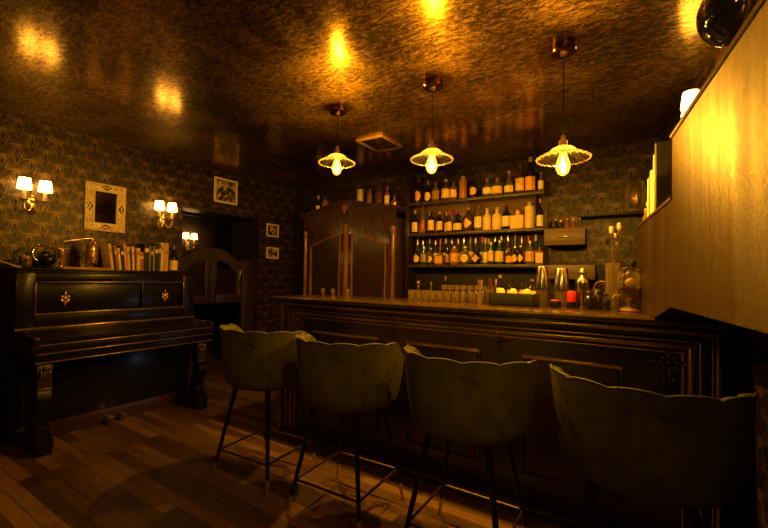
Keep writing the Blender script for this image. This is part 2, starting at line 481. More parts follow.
# ------------------------------------------------------------------ sconces
WARM = (1, .58, .085)
def make_sconce(label):
    # local frame: wall at x = 0, arms reach to +x, spread along y
    t = thing('wall_sconce', label, 'wall lamp', group='double wall sconces')
    b = new(); lathe(b, [(0, -.005), (.045, -.005), (.05, .0), (.042, .012), (.02, .02), (.012, .03), (0, .03)], 20, Matrix.Rotation(PI / 2, 4, 'Y') @ Matrix.Diagonal((1.5, .8, 1, 1)))
    ball(b, (.034, 0, .045), .018, (1, 1, 1.3)); ball(b, (.034, 0, .08), .011)
    obj('backplate', b, M['brass'], t)
    for s in (-1, 1):
        b = new()
        P = [(.03, 0, .04), (.05, s * .006, .0), (.062, s * .018, -.035), (.072, s * .036, -.052), (.082, s * .054, -.04), (.085, s * .064, -.008), (.085, s * .066, .03)]
        pts = []
        for i in range(len(P) - 1):
            for k in range(4):
                f = k / 4; pts.append([P[i][q] * (1 - f) + P[i + 1][q] * f for q in range(3)])
        pts.append(P[-1]); tube(b, pts, .0055, 8)
        ball(b, (.085, s * .066, .022), .010)
        a = obj('arm', b, M['brass'], t)
        b = new(); lathe(b, [(0, .028), (.03, .04), (.032, .044), (.012, .042), (.010, .05), (0, .05)], 18, Matrix.Translation((.085, s * .066, 0))); obj('drip_cup', b, M['brass'], a)
        b = new(); lathe(b, [(0, .045), (.0125, .045), (.0125, .118), (.006, .124), (0, .124)], 14, Matrix.Translation((.085, s * .066, 0))); obj('candle_sleeve', b, M['cream'], t)
        b = new(); lathe(b, [(0, .122), (.009, .128), (.014, .145), (.010, .168), (0, .182)], 12, Matrix.Translation((.085, s * .066, 0))); obj('candle_bulb', b, M['bulblit'], t)
        b = new(); v = lathe(b, [(.047, .120), (.047, .124), (.0365, .212), (.0365, .216)], 72, Matrix.Translation((.085, s * .066, 0)), wave=.028, nw=24)
        sh = obj('lamp_shade', b, M['shade'], t)
        b = new(); tube(b, [(.085 + .048 * math.cos(q * PI / 12), s * .066 + .048 * math.sin(q * PI / 12), .121) for q in range(24)], .0022, 6, True)
        tube(b, [(.085 + .037 * math.cos(q * PI / 12), s * .066 + .037 * math.sin(q * PI / 12), .215) for q in range(24)], .0022, 6, True)
        obj('shade_trim', b, M['gilt'], sh)
    return t
sconces = []
s0 = make_sconce('double brass sconce with pleated white shades, left of the inlaid mirror')
s0.location = (XW, 1.162, 1.815)
sconces.append(s0)
sconces.append(dup(s0, (XW, 2.225, 1.815), 0, 'double brass sconce with pleated white shades, between the mirror and the doorway'))
sconces.append(dup(s0, (-5.85, 3.50, 1.70), 0, 'double sconce glowing on the dark hall wall, seen through the doorway'))
ys = 2.78; sconces.append(dup(s0, (XR(ys), ys, 2.13), PI - .11, 'double sconce with pleated shades on the right wall above the gold bulkhead'))
SW = [2.2, 2.2, .5, .8]
for s, w in zip(sconces, SW):
    R3 = Euler(s.rotation_euler).to_matrix()
    for k in (-1, 1):
        p = Vector(s.location) + R3 @ Vector((.085, k * .066, .17))
        point('sconce_light', p, w, WARM, .028)

# ------------------------------------------------------------------ pendants over the bar
def make_pendant(x, y, zr, label):
    # zr: height of the shade rim
    t = thing('pendant_lamp', label, 'pendant lamp', (x, y, ZC), 0, 'glass pendants over the bar')
    b = new(); lathe(b, [(0, 0), (.062, 0), (.066, -.004), (.066, -.034), (.060, -.040), (0, -.040)], 28); c = obj('ceiling_canopy', b, M['canopy'], t)
    b = new(); lathe(b, [(0, -.0395), (.02, -.04), (.018, -.05), (.006, -.055), (0, -.055)], 16); obj('canopy_cap', b, M['brass'], c)
    L = zr - ZC
    b = new(); tube(b, [(0, 0, -.05), (0, 0, L + .125)], .0032, 8); obj('cord', b, M['black'], t)
    b = new(); lathe(b, [(0, L + .13), (.008, L + .128), (.012, L + .112), (.012, L + .100), (.022, L + .096), (.024, L + .06), (.028, L + .056), (.028, L + .044), (.02, L + .040), (0, L + .04)], 18); obj('socket', b, M['brass'], t)
    b = new(); seg = 96
    prof = [(.022, L + .066), (.045, L + .060), (.062, L + .048), (.072, L + .034), (.095, L + .022), (.120, L + .008), (.133, L - .002)]
    rings = []
    for i, (r, z) in enumerate(prof):
        ring = []
        for k in range(seg):
            a = 2 * PI * k / seg; f = i / (len(prof) - 1)
            ring.append(b.verts.new((r * (1 + .012 * f * math.cos(24 * a)) * math.cos(a), r * (1 + .012 * f * math.cos(24 * a)) * math.sin(a), z + .0035 * f * math.cos(24 * a))))
        rings.append(ring)
    for A, B in zip(rings, rings[1:]):
        for k in range(seg): b.faces.new((A[k], A[(k + 1) % seg], B[(k + 1) % seg], B[k]))
    sh = obj('glass_shade', b, M['shadeglass'], t)
    b = new(); tube(b, [(.1335 * (1 + .012 * math.cos(24 * 2 * PI * k / seg)) * math.cos(2 * PI * k / seg), .1335 * (1 + .012 * math.cos(24 * 2 * PI * k / seg)) * math.sin(2 * PI * k / seg), L - .002 + .0035 * math.cos(24 * 2 * PI * k / seg)) for k in range(seg)], .0042, 6, True)
    obj('scalloped_rim', b, M['rimglass'], sh)
    b = new(); lathe(b, [(.015, L + .046), (.016, L + .030), (.026, L + .002), (.036, L - .030), (.036, L - .052), (.026, L - .078), (.010, L - .090), (0, L - .092)], 24); bu = obj('bulb', b, M['bulbglass'], t)
    b = new()
    for k in range(6):
        a = k * PI / 3
        tube(b, [(.004 * math.cos(a), .004 * math.sin(a), L + .01), (.013 * math.cos(a + .3), .013 * math.sin(a + .3), L - .055)], .0017, 5)
    lathe(b, [(0, L + .02), (.004, L + .018), (.005, L - .01), (.0035, L - .05), (0, L - .052)], 8)
    obj('filament', b, M['filament'], bu)
    point('pendant_light', (x, y, zr - .03), PW, (1, .575, .09), .017)
    return t
PW = 82
M['rimglass'] = glassmat('shade_rim_glass', (.75, .68, .45), .2, 1.2, 1.7, haze=.07)
make_pendant(-1.868, 2.27, 2.134, 'glass saucer pendant with glowing filament bulb, leftmost, in front of the wardrobe')
make_pendant(-1.085, 2.27, 2.045, 'glass saucer pendant with glowing filament bulb, in front of the bottle shelves')
make_pendant(-.310, 2.27, 1.936, 'glass saucer pendant with glowing filament bulb, nearest, above the drawer box')

# ceiling vent
t = thing('ceiling_vent', 'square gold ceiling vent panel behind the leftmost pendant', 'ceiling vent', (-2.0, 3.05, ZC))
b = new()
for (lo, hi) in (((-.145, -.175), (.145, -.15)), ((-.145, .15), (.145, .175)), ((-.145, -.15), (-.12, .15)), ((.12, -.15), (.145, .15))): box(b, (*lo, -.022), (*hi, 0), .003)
obj('frame', b, M['ventgold'], t)
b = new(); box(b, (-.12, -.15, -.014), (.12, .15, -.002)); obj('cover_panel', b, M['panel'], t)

# ------------------------------------------------------------------ upright piano
def make_piano():
    y0, y1 = .985, 2.365; W = y1 - y0
    t = thing('upright_piano', 'black lacquered upright piano with scroll legs against the papered wall', 'piano', (-3.98, 1.675, 0))
    ox, oy = -3.98, 1.675
    def B(lo, hi, bev=.004): box(bm, (lo[0] - ox, lo[1] - oy, lo[2]), (hi[0] - ox, hi[1] - oy, hi[2]), bev)
    bm = new()
    B((-4.18, y0, .0), (-3.84, y0 + .05, 1.285)); B((-4.18, y1 - .05, 0), (-3.84, y1, 1.285)); B((-4.18, y0 + .02, .05), (-4.14, y1 - .02, 1.28))
    obj('case', bm, M['lacquer'], t)
    bm = new(); B((-4.185, y0 - .012, 1.285), (-3.775, y1 + .012, 1.305), .006); B((-4.18, y0, 1.268), (-3.79, y1, 1.286), .004); obj('top_lid', bm, M['lacquer'], t)
    # upper door with a recessed panel
    bm = new()
    B((-3.86, y0, .855), (-3.80, y0 + .115, 1.27)); B((-3.86, y1 - .115, .855), (-3.80, y1, 1.27))
    B((-3.86, y0 + .115, 1.195), (-3.80, y1 - .115, 1.27)); B((-3.86, y0 + .115, .855), (-3.80, y1 - .115, .95))
    B((-3.87, y0 + .11, .94), (-3.83, y1 - .11, 1.2))
    B((-3.84, 1.86, .95), (-3.805, 1.885, 1.195)) 
    fr = obj('upper_panel', bm, M['lacquer'], t)
    bm = new()
    for (a, c, d, e) in ((y0 + .105, y1 - .105, 1.190, 1.204), (y0 + .105, y1 - .105, .942, .962)): B((-3.802, a, d), (-3.788, c, e), .005)
    for a in (y0 + .105, y1 - .119): B((-3.802, a, .955), (-3.788, a + .014, 1.195), .005)
    obj('panel_moulding', bm, M['lacqgold'], fr)
    bm = new(); B((-3.82, y0 - .005, .832), (-3.775, y1 + .005, .858), .008); obj('ledge_moulding', bm, M['lacqgold'], t)
    # gilt candle mounts
    for yy in (1.287, 2.077):
        bm = new(); X = -3.822
        c = Vector((X + .012 - ox, yy - oy, 1.07))
        ball(bm, c, .016, (.6, 1, 1.2)); ball(bm, c + Vector((0, 0, .035)), .012, (.6, .7, 1.8)); ball(bm, c + Vector((0, 0, -.04)), .011, (.6, .8, 1.9))
        for s in (-1, 1):
            ball(bm, c + Vector((0, s * .02, .014)), .012, (.6, 1.1, .9)); ball(bm, c + Vector((0, s * .021, -.016)), .013, (.6, 1.0, 1.2)); ball(bm, c + Vector((.008, s * .01, -.028)), .009)
        obj('candle_mount', bm, M['brass'], t)
    # key bed and lid
    bm = new(); prism(bm, [(-3.81 - ox, .845), (-3.74 - ox, .835), (-3.52 - ox, .812), (-3.455 - ox, .806), (-3.440 - ox, .79), (-3.445 - ox, .765), (-3.81 - ox, .765)], y0 + .035 - oy, y1 - .035 - oy, 'XZ'); obj('fallboard', bm, M['lacquer'], t)
    bm = new(); B((-3.83, y0, .70), (-3.45, y1, .766), .01); B((-3.83, y0 + .02, .635), (-3.47, y1 - .02, .70), .01)
    B((-3.80, y0, .76), (-3.435, y0 + .05, .826), .012); B((-3.80, y1 - .05, .76), (-3.435, y1, .826), .012)
    obj('key_bed', bm, M['lacquer'], t)
    bm = new()
    for z in (.764, .702, .642): B((-3.452, y0 + .02, z - .004), (-3.436, y1 - .02, z + .008), .005)
    obj('key_slip_moulding', bm, M['lacqgold'], t)
    bm = new(); B((-3.83, y0 + .05, .11), (-3.80, y1 - .05, .64)); B((-3.81, y0 + .16, .16), (-3.79, y1 - .16, .6), .008); obj('lower_panel', bm, M['lacquer'], t)
    bm = new(); B((-4.1, y0 + .03, .0), (-3.79, y1 - .03, .115), .006); obj('plinth', bm, M['plinth'], t)
    # scroll legs
    for yc in (y0 + .085, y1 - .105):
        lg = new()
        front = [(.0, .635), (.01, .56), (-.012, .50), (-.005, .44), (.018, .40), (.015, .34), (-.03, .26), (-.045, .20), (-.03, .155), (.0, .135)]
        back = [(-.10, .135), (-.115, .18), (-.125, .24), (-.11, .31), (-.075, .37), (-.07, .43), (-.095, .49), (-.11, .55), (-.12, .635)]
        prism(lg, [(-3.47 + a - ox, z) for a, z in front + back], yc - .042 - oy, yc + .042 - oy, 'XZ')
        bmesh.ops.bevel(lg, geom=list(lg.edges), offset=.006, segments=2, affect='EDGES')
        l = obj('leg', lg, M['lacquer'], t, ang=55)
        q = new()
        for a in (-.024, -.008, .008, .024): 
            ball(q, (-3.455 - ox, yc + a - oy, .555), .013, (.7, .75, 2.6)); ball(q, (-3.463 - ox, yc + a - oy, .595), .012, (.8, .8, 1))
        box(q, (-3.49 - ox, yc - .043 - oy, .45), (-3.466 - ox, yc + .043 - oy, .625), .004)
        ball(q, (-3.45 - ox, yc - oy, .60), .018)
        box(q, (-3.482 - ox, yc - .044 - oy, .446), (-3.457 - ox, yc + .044 - oy, .462), .004)
        obj('carved_capital', q, M['bronze'], l)
        q = new()
        box(q, (-3.64 - ox, yc - .052 - oy, .105), (-3.455 - ox, yc + .052 - oy, .140), .01)
        box(q, (-3.62 - ox, yc - .046 - oy, .14), (-3.475 - ox, yc + .046 - oy, .185), .012)
        box(q, (-3.82 - ox, yc - .058 - oy, .03), (-3.44 - ox, yc + .058 - oy, .106), .014)
        box(q, (-3.82 - ox, yc - .05 - oy, 0), (-3.43 - ox, yc + .05 - oy, .034), .01)
        obj('toe_block', q, M['lacquer'], l)
    for yy in (1.60, 1.70):
        q = new(); prism(q, [(-3.80 - ox, -.012), (-3.72 - ox, -.016), (-3.685 - ox, -.022), (-3.67 - ox, 0), (-3.685 - ox, .022), (-3.72 - ox, .016), (-3.80 - ox, .012)], .05, .064, 'XY', Matrix.Translation((0, yy - oy, 0)))
        obj('pedal', q, M['steel'], t)
    return t
M['lacqgold'] = simple('piano_moulding_worn', (.16, .095, .03), .26, .5, var=.5, coat=.3)
make_piano()
PT = 1.305

# ------------------------------------------------------------------ things on the piano
t = thing('whisky_tumbler', 'tumbler of amber drink with gold ice, leftmost glass on the piano', 'glass', (-4.0, 1.09, PT))
b = new(); lathe(b, [(0, 0), (.038, 0), (.041, .006), (.043, .096), (.040, .096), (.038, .012), (0, .010)], 24); obj('tumbler_glass', b, M['glass'], t)
b = new(); lathe(b, [(0, .012), (.0375, .012), (.039, .055), (0, .055)], 20); obj('drink', b, M['drink'] if 'drink' in M else G['amber'], t)
for (x, y, z, a) in ((-.012, -.012, .075, .3), (.014, .012, .07, .8), (.01, -.014, .085, 1.2), (-.012, .014, .08, .5)):
    b = new(); box(b, (-.012, -.012, -.012), (.012, .012, .012), .003, Matrix.Translation((x, y, z)) @ Euler((a, a * .7, a)).to_matrix().to_4x4()); obj('ice_cube', b, G['frosted'], t)
b = new(); tube(b, [(-3.96, 1.03, PT + .008), (-3.90, .86, PT + .07)], [.006, .004], 8); tube(b, [(-3.97, 1.05, PT + .007), (-3.96, 1.03, PT + .0085)], .008, 8)
tag(obj('conductor_baton', b, M['cream']), 'pale wooden baton poking past the left end of the piano top', 'baton')
t = thing('kettle', 'dark round kettle with a bright curved spout on the piano', 'kettle', (-4.02, 1.228, PT))
b = new(); lathe(b, [(0, 0), (.045, 0), (.05, .008), (.03, .02), (.045, .035), (.062, .06), (.06, .09), (.042, .112), (.02, .12), (.018, .13), (.008, .14), (0, .142)], 24); obj('body', b, M['black'], t)
b = new(); tube(b, [(.0, -.05, .055), (0, -.085, .08), (.0, -.095, .12), (.0, -.08, .165), (.0, -.05, .19), (.0, -.03, .178)], [.011, .010, .009, .008, .008, .007], 10); obj('spout', b, M['chrome'], t)
b = new(); tube(b, [(0, -.03, .115), (0, -.01, .165), (0, .03, .17), (0, .052, .14), (0, .05, .1)], .006, 8); obj('handle', b, M['black'], t)
b = new(); lathe(b, [(0, 0), (.05, 0), (.052, .006), (.04, .014), (.0, .016)], 24); obj('foot_ring', b, M['chrome'], t)

t = thing('copper_still', 'small copper alembic still on a wooden board beside the books', 'still', (-4.0, 1.475, PT))
b = new(); box(b, (-.075, -.17, 0), (.075, .175, .017), .003); obj('base_board', b, M['board'], t)
y = .055
b = new(); lathe(b, [(0, .055), (.042, .055), (.046, .062), (.046, .135), (.05, .14), (.05, .148), (.042, .152)], 28, Matrix.Translation((0, y, 0))); obj('boiler', b, M['copper'], t)
b = new(); lathe(b, [(.043, .150), (.046, .165), (.040, .20), (.028, .235), (.016, .252), (.016, .262), (0, .266)], 28, Matrix.Translation((0, y, 0))); ball(b, (0, y, .272), .012); obj('still_head', b, M['copper'], t)
b = new(); tube(b, [(0, y, .262), (0, y - .02, .272), (0, y - .07, .262), (0, y - .16, .242), (0, y - .20, .225), (0, y - .215, .19), (0, y - .215, .15)], [.012, .010, .008, .006, .005, .005, .005], 10); obj('swan_neck', b, M['copperlight'] if 'copperlight' in M else M['copper'], t)
for a in range(3):
    b = new(); q = 2 * PI * a / 3 + .4; tube(b, [(.05 * math.cos(q), y + .05 * math.sin(q), .017), (.04 * math.cos(q), y + .04 * math.sin(q), .058)], .005, 6); obj('stand_leg', b, M['bronze'], t)
b = new(); lathe(b, [(0, .017), (.018, .017), (.02, .02), (.012, .03), (.016, .04), (0, .042)], 16, Matrix.Translation((0, y, 0))); obj('burner', b, M['brass'], t)
yc = -.16
b = new(); lathe(b, [(0, .09), (.026, .09), (.028, .094), (.028, .165), (.024, .17), (0, .17)], 20, Matrix.Translation((0, yc, 0))); obj('condenser', b, M['copper'], t)
b = new(); lathe(b, [(0, .0), (.026, .0), (.028, .006), (.012, .018), (.009, .035), (.018, .05), (.02, .06), (.008, .07), (.008, .09), (0, .09)], 18, Matrix.Translation((0, yc, .0))); obj('condenser_stand', b, M['copper'], t)
b = new(); lathe(b, [(0, .017), (.016, .017), (.018, .045), (.0165, .045), (.014, .02), (0, .02)], 14, Matrix.Translation((.02, -.02, 0))); obj('receiving_cup', b, M['copper'], t)

# books on the piano: (width, height, depth, lean degrees, colour, words)
bookcol = {}
def bmat(c):
    if c not in bookcol: bookcol[c] = simple('book_cloth_%d' % len(bookcol), c, .6, var=.3)
    return bookcol[c]
M['paper'] = simple('book_pages', (.62, .5, .3), .8, var=.15)
cream, orange, rust, black, grey, gold, wine, olive = (.95, .74, .34), (.85, .36, .05), (.42, .13, .035), (.012, .01, .008), (.28, .24, .16), (.88, .58, .13), (.12, .02, .012), (.10, .085, .04)
books = [(.024, .235, -8, gold, 'gold spined book leaning left, first beside the copper still'), (.018, .20, -8, black, 'black thin book, second from the left in the leaning books'),
         (.022, .225, -8, rust, 'rust brown leaning book between a thin black book and a slim cream one'), (.020, .205, -7, cream, 'slim cream leaning book right of the rust brown one'),
         (.026, .225, -5, black, 'black leaning book between the slim cream and the tall orange book'), (.024, .245, -6, orange, 'tall orange leaning book left of the middle of the row'),
         (.022, .22, -5, gold, 'golden book leaning against the tall orange book'), (.014, .19, -4, wine, 'thin wine red book between two light spines'),
         (.020, .225, -3, cream, 'cream upright book with a wine red neighbour on each side'), (.016, .2, -3, wine, 'wine red book left of the wide golden book'),
         (.033, .215, -2, gold, 'wide golden book near the middle of the row'), (.030, .18, -2, rust, 'short rust red book, lowest of the row'),
         (.046, .265, 0, black, 'wide tall black book in the middle of the row'), (.015, .25, 0, grey, 'grey thin book right of the wide black one'),
         (.022, .25, 0, black, 'black book between two thin grey spines'), (.015, .25, 0, grey, 'second thin grey book, right of a narrow black one'),
         (.036, .275, 0, black, 'black tall book right of the grey spines'), (.022, .27, 0, olive, 'dark olive book left of the tall cream pair'),
         (.019, .285, 0, cream, 'tall cream book, left one of the upright cream pair'), (.018, .28, 0, (.60, .46, .22), 'tall tan book between cream and orange spines'),
         (.036, .285, 0, orange, 'thick bright orange book near the right end of the row'), (.018, .28, 0, black, 'black book at the right end of the row beside the bottle')]
y = 1.672
for w, h, ln, col, lab in books:
    t = thing('book', lab, 'book', (-4.045, y + w / 2, PT), 0, 'books in a row on the piano')
    m = Matrix.Rotation(math.radians(-ln), 4, 'X')
    m = Matrix.Translation((0, 0, abs(math.sin(math.radians(ln))) * w / 2 + .0005)) @ m
    b = new()
    for s in (-1, 1): box(b, (-.08, s * w / 2 - (.0022 if s > 0 else 0), 0), (.075, s * w / 2 + (.0022 if s < 0 else 0), h), .0008, m)
    box(b, (.0735, -w / 2, 0), (.078, w / 2, h), .0018, m)
    obj('cover', b, bmat(col), t)
    b = new(); box(b, (-.076, -w / 2 + .003, .004), (.0732, w / 2 - .003, h - .005), 0, m); obj('pages', b, M['paper'], t)
    if w > .018:
        b = new(); zz = h * random.uniform(.62, .75); box(b, (.078, -w * .36, zz), (.0788, w * .36, zz + h * .14), 0, m)
        obj('spine_title', b, Lb['brown' if sum(col) > .8 else 'gold'], t)
    y += w * .97 + .0012 + abs(math.sin(math.radians(ln))) * .004

# ------------------------------------------------------------------ bottles
def label_patch(bm, r, z0, z1, ha, shape, face=-PI / 2, sx=1, sy=1):
    n = 10; k = 9; grid = []
    for i in range(k + 1):
        f = i / k; z = z0 + (z1 - z0) * f; q = 2 * f - 1
        h = ha * {'rect': 1, 'oval': math.sqrt(max(0, 1 - q * q)) if abs(q) < 1 else 0, 'diamond': 1 - abs(q), 'arch': 1 if f < .6 else math.sqrt(max(0, 1 - ((f - .6) / .4) ** 2))}[shape]
        h = max(h, .01)
        grid.append([bm.verts.new((r * math.cos(face + h * (2 * j / n - 1)) * sx, r * math.sin(face + h * (2 * j / n - 1)) * sy, z)) for j in range(n + 1)])
    for A, B in zip(grid, grid[1:]):
        for j in range(n): bm.faces.new((A[j], A[j + 1], B[j + 1], B[j]))
def bottle(loc, h, r, style, glass, lab, cap, label, group, shape='rect', capmat=None, cat='bottle', name='liquor_bottle', rz=0):
    t = thing(name, label, cat, loc, rz, group)
    capm = M[capmat] if capmat else M['black']
    b = new(); nr = max(.011, r * .36); sx = sy = 1; lz = None; lr = r
    if style == 'round':
        prof = [(0, 0), (r * .93, 0), (r, .008), (r, h * .60), (r * .9, h * .66), (nr * 1.15, h * .75), (nr, h * .79), (nr, h * .93), (0, h * .93)]; lz = (h * .12, h * .54); ct = (h * .90, h, nr * 1.18)
    elif style == 'tall':
        prof = [(0, 0), (r * .93, 0), (r, .008), (r, h * .50), (r * .85, h * .57), (nr * 1.1, h * .68), (nr, h * .72), (nr * .95, h * .94), (0, h * .94)]; lz = (h * .08, h * .46); ct = (h * .80, h, nr * 1.2)
    elif style == 'squat':
        prof = [(0, 0), (r * .9, 0), (r, .01), (r * 1.02, h * .35), (r * .95, h * .55), (r * .5, h * .68), (nr, h * .72), (nr, h * .86), (0, h * .86)]; lz = (h * .10, h * .48); lr = r * 1.03; ct = (h * .82, h, nr * 1.4)
    elif style == 'wine':
        prof = [(0, 0), (r * .93, 0), (r, .008), (r, h * .52), (r * .85, h * .60), (r * .5, h * .70), (nr, h * .78), (nr, h * .95), (0, h * .95)]; lz = (h * .05, h * .43); ct = (h * .86, h, nr * 1.1)
    elif style == 'tube':
        prof = [(0, 0), (r, 0), (r, .006), (r, h * .80), (r * .93, h * .84), (nr, h * .86), (nr, h * .92), (0, h * .92)]; lz = (h * .15, h * .6); ct = (h * .87, h, nr * 1.3)
    elif style == 'decanter':
        prof = [(0, 0), (r * .8, 0), (r, .02), (r * .95, h * .30), (r * .6, h * .52), (nr, h * .66), (nr * .9, h * .72), (nr * 1.3, h * .75), (0, h * .75)]; lz = (h * .08, h * .32); ct = None
    elif style == 'square':
        box(b, (-r, -r * .7, 0), (r, r * .7, h * .66), .006); prof = [(nr * 1.3, h * .655), (nr, h * .70), (nr, h * .88), (0, h * .88)]; ct = (h * .84, h, nr * 1.3)
    elif style == 'flask':
        lathe(b, [(0, -r), (r * .5, -r * .86), (r * .86, -r * .5), (r, 0), (r * .86, r * .5), (r * .5, r * .86), (0, r)], 28, Matrix.Translation((0, 0, r * 1.02)) @ Matrix.Diagonal((1, .55, 1, 1)))
        box(b, (-r * .5, -r * .45, 0), (r * .5, r * .45, .012), .004)
        prof = [(nr * 1.2, r * 1.9), (nr, r * 2.1), (nr, h * .9), (0, h * .9)]; ct = (h * .88, h, nr * 1.3)
    lathe(b, prof, 20)
    obj('glass_body', b, G[glass], t)
    if lab:
        b = new()
        if style == 'square': box(b, (-r * .86, -r * .7 - .0015, h * .08), (r * .86, -r * .7 + .001, h * .58))
        elif style == 'flask':
            rr = r * .66
            vs = [(rr * math.cos(2 * PI * i / 20), rr * math.sin(2 * PI * i / 20)) for i in range(20)] if shape == 'oval' else [(rr * 1.05, 0), (0, rr * 1.05), (-rr * 1.05, 0), (0, -rr * 1.05)]
            prism(b, [(a, c + r * 1.02) for a, c in vs], -r * .57, -r * .50, 'XZ')
        else: label_patch(b, lr + .0014, lz[0], lz[1], 1.35, shape)
        obj('label', b, Lb[lab], t)
    b = new()
    if ct is None: ball(b, (0, 0, h * .86), h * .085, (1, 1, 1.2)); lathe(b, [(0, h * .74), (nr, h * .75), (nr * .7, h * .8), (0, h * .8)], 14)
    else: lathe(b, [(0, ct[0]), (ct[2], ct[0]), (ct[2], ct[1] - .004), (ct[2] * .9, ct[1]), (0, ct[1])], 16)
    obj('cap', b, capm, t)
    return t
ORD = ['first', 'second', 'third', 'fourth', 'fifth', 'sixth', 'seventh', 'eighth', 'ninth', 'tenth', 'eleventh', 'twelfth', 'thirteenth', 'fourteenth', 'fifteenth', 'sixteenth', 'seventeenth', 'eighteenth', 'nineteenth', 'twentieth', 'twenty-first', 'twenty-second', 'twenty-third', 'twenty-fourth', 'twenty-fifth', 'twenty-sixth', 'twenty-seventh']
for o_ in ('copper', 'amber'): pass
shelfrows = {
 'top': (2.147, [(-2.085, .31, .034, 'tall', 'dark', 'orange', 'oval', 'gilt'), (-1.962, .25, .034, 'tall', 'dark', 'gold', 'oval', 'brass'), (-1.865, .22, .040, 'round', 'clear', 'brown', 'rect', 'brass'),
   (-1.743, .235, .044, 'round', 'brown', 'gold', 'rect', 'cream'), (-1.651, .215, .038, 'round', 'clear', 'gold', 'arch', 'black'), (-1.542, .25, .040, 'tube', 'copper', None, 'rect', 'cream'),
   (-1.423, .215, .036, 'round', 'dark', 'gold', 'oval', 'black'), (-1.275, .20, .043, 'squat', 'clear', 'white', 'oval', 'copper'), (-1.171, .19, .052, 'squat', 'clear', 'gold', 'rect', 'brass'),
   (-1.05, .27, .044, 'decanter', 'clear', 'cream', 'rect', 'brass'), (-.943, .325, .040, 'tall', 'brown', 'gold', 'rect', 'gilt'), (-.843, .352, .046, 'wine', 'dark', 'orange', 'rect', 'cream'), (-.745, .19, .024, 'round', 'clear', 'white', 'rect', 'brass')]),
 'middle': (1.792, [(-2.12, .29, .036, 'tall', 'dark', 'gold', 'rect', 'brass'), (-2.021, .32, .027, 'tall', 'clear', 'red', 'rect', 'gilt'), (-1.916, .27, .036, 'round', 'dark', 'gold', 'rect', 'steel'),
   (-1.81, .235, .033, 'round', 'dark', 'gold', 'rect', 'cream'), (-1.694, .25, .028, 'tall', 'brown', 'gold', 'rect', 'red'), (-1.593, .19, .048, 'squat', 'dark', 'gold', 'rect', 'black'),
   (-1.475, .26, .045, 'round', 'brown', 'gold', 'diamond', 'brass'), (-1.368, .275, .039, 'round', 'clear', 'cream', 'rect', 'brassbright'), (-1.274, .235, .041, 'round', 'frosted', None, 'rect', 'cream'),
   (-1.171, .235, .044, 'round', 'frosted', None, 'rect', 'cream'), (-1.075, .25, .040, 'round', 'dark', 'cream', 'rect', 'brassbright'), (-.962, .205, .058, 'square', 'frosted', 'gold', 'rect', 'brass'),
   (-.848, .262, .046, 'tube', 'frosted', None, 'rect', 'cream'), (-.750, .285, .030, 'wine', 'dark', 'white', 'rect', 'copper')]),
 'bottom': (1.437, [(-2.093, .21, .034, 'round', 'dark', 'gold', 'oval', 'black'), (-2.0, .205, .030, 'tube', 'green', 'olive', 'rect', 'brass'), (-1.913, .19, .030, 'round', 'brown', 'gold', 'diamond', 'brass'),
   (-1.802, .165, .048, 'square', 'amber', 'orange', 'rect', 'black'), (-1.714, .19, .024, 'round', 'dark', 'brown', 'rect', 'steel'), (-1.630, .205, .048, 'tube', 'amber', 'orange', 'rect', 'brass'),
   (-1.50, .20, .066, 'flask', 'clear', 'gold', 'oval', 'brass'), (-1.374, .19, .062, 'flask', 'dark', 'gold', 'diamond', 'black'), (-1.288, .275, .024, 'tall', 'clear', 'cream', 'rect', 'cream'),
   (-1.228, .235, .030, 'tube', 'olive' if 'olive' in G else 'green', 'gold', 'rect', 'brass'), (-1.138, .25, .042, 'round', 'green', 'gold', 'rect', 'brassbright'), (-1.042, .165, .036, 'round', 'brown', 'orange', 'arch', 'gilt'),
   (-.985, .185, .024, 'round', 'dark', 'gold', 'oval', 'steel'), (-.929, .19, .028, 'round', 'dark', 'gold', 'diamond', 'brass'), (-.840, .235, .046, 'round', 'clear', 'orange', 'rect', 'brass'), (-.750, .195, .037, 'square', 'amber', 'gold', 'rect', 'black')])}
gname = {'dark': 'dark', 'brown': 'brown', 'amber': 'amber', 'green': 'green', 'clear': 'clear', 'frosted': 'pale gold', 'copper': 'orange copper'}
sname = {'round': 'bottle', 'tall': 'long-necked bottle', 'squat': 'squat bottle', 'wine': 'big shouldered bottle', 'tube': 'straight-sided bottle', 'decanter': 'decanter with ball stopper', 'square': 'square bottle', 'flask': 'round flat flask'}
for row, (z, lst) in shelfrows.items():
    for i, (x, h, r, st, gl, lb, shp, cm) in enumerate(lst):
        lab = '%s %s%s, %s from left %s %s shelf' % (gname[gl], sname[st], (', %s %s label' % (lb, {'rect': 'paper', 'oval': 'oval', 'diamond': 'diamond', 'arch': 'arched'}[shp])) if lb else '', ORD[i], 'in front on' if row == 'bottom' else 'on', row)
        bottle((x, 4.02 if st != 'flask' else 4.0, z), h, r * (1.08 if row != 'bottom' and (st != 'tube' or row == 'top') else 1), st, gl, lb, cm, lab, 'bottles on the %s shelf' % row, shp, cm, rz=random.uniform(-.25, .1))
backx = [-2.12, -2.05, -1.965, -1.89, -1.83, -1.765, -1.69, -1.615, -1.55, -1.475, -1.415, -1.345, -1.275, -1.205, -1.14, -1.07, -1.0, -.935, -.87, -.80]
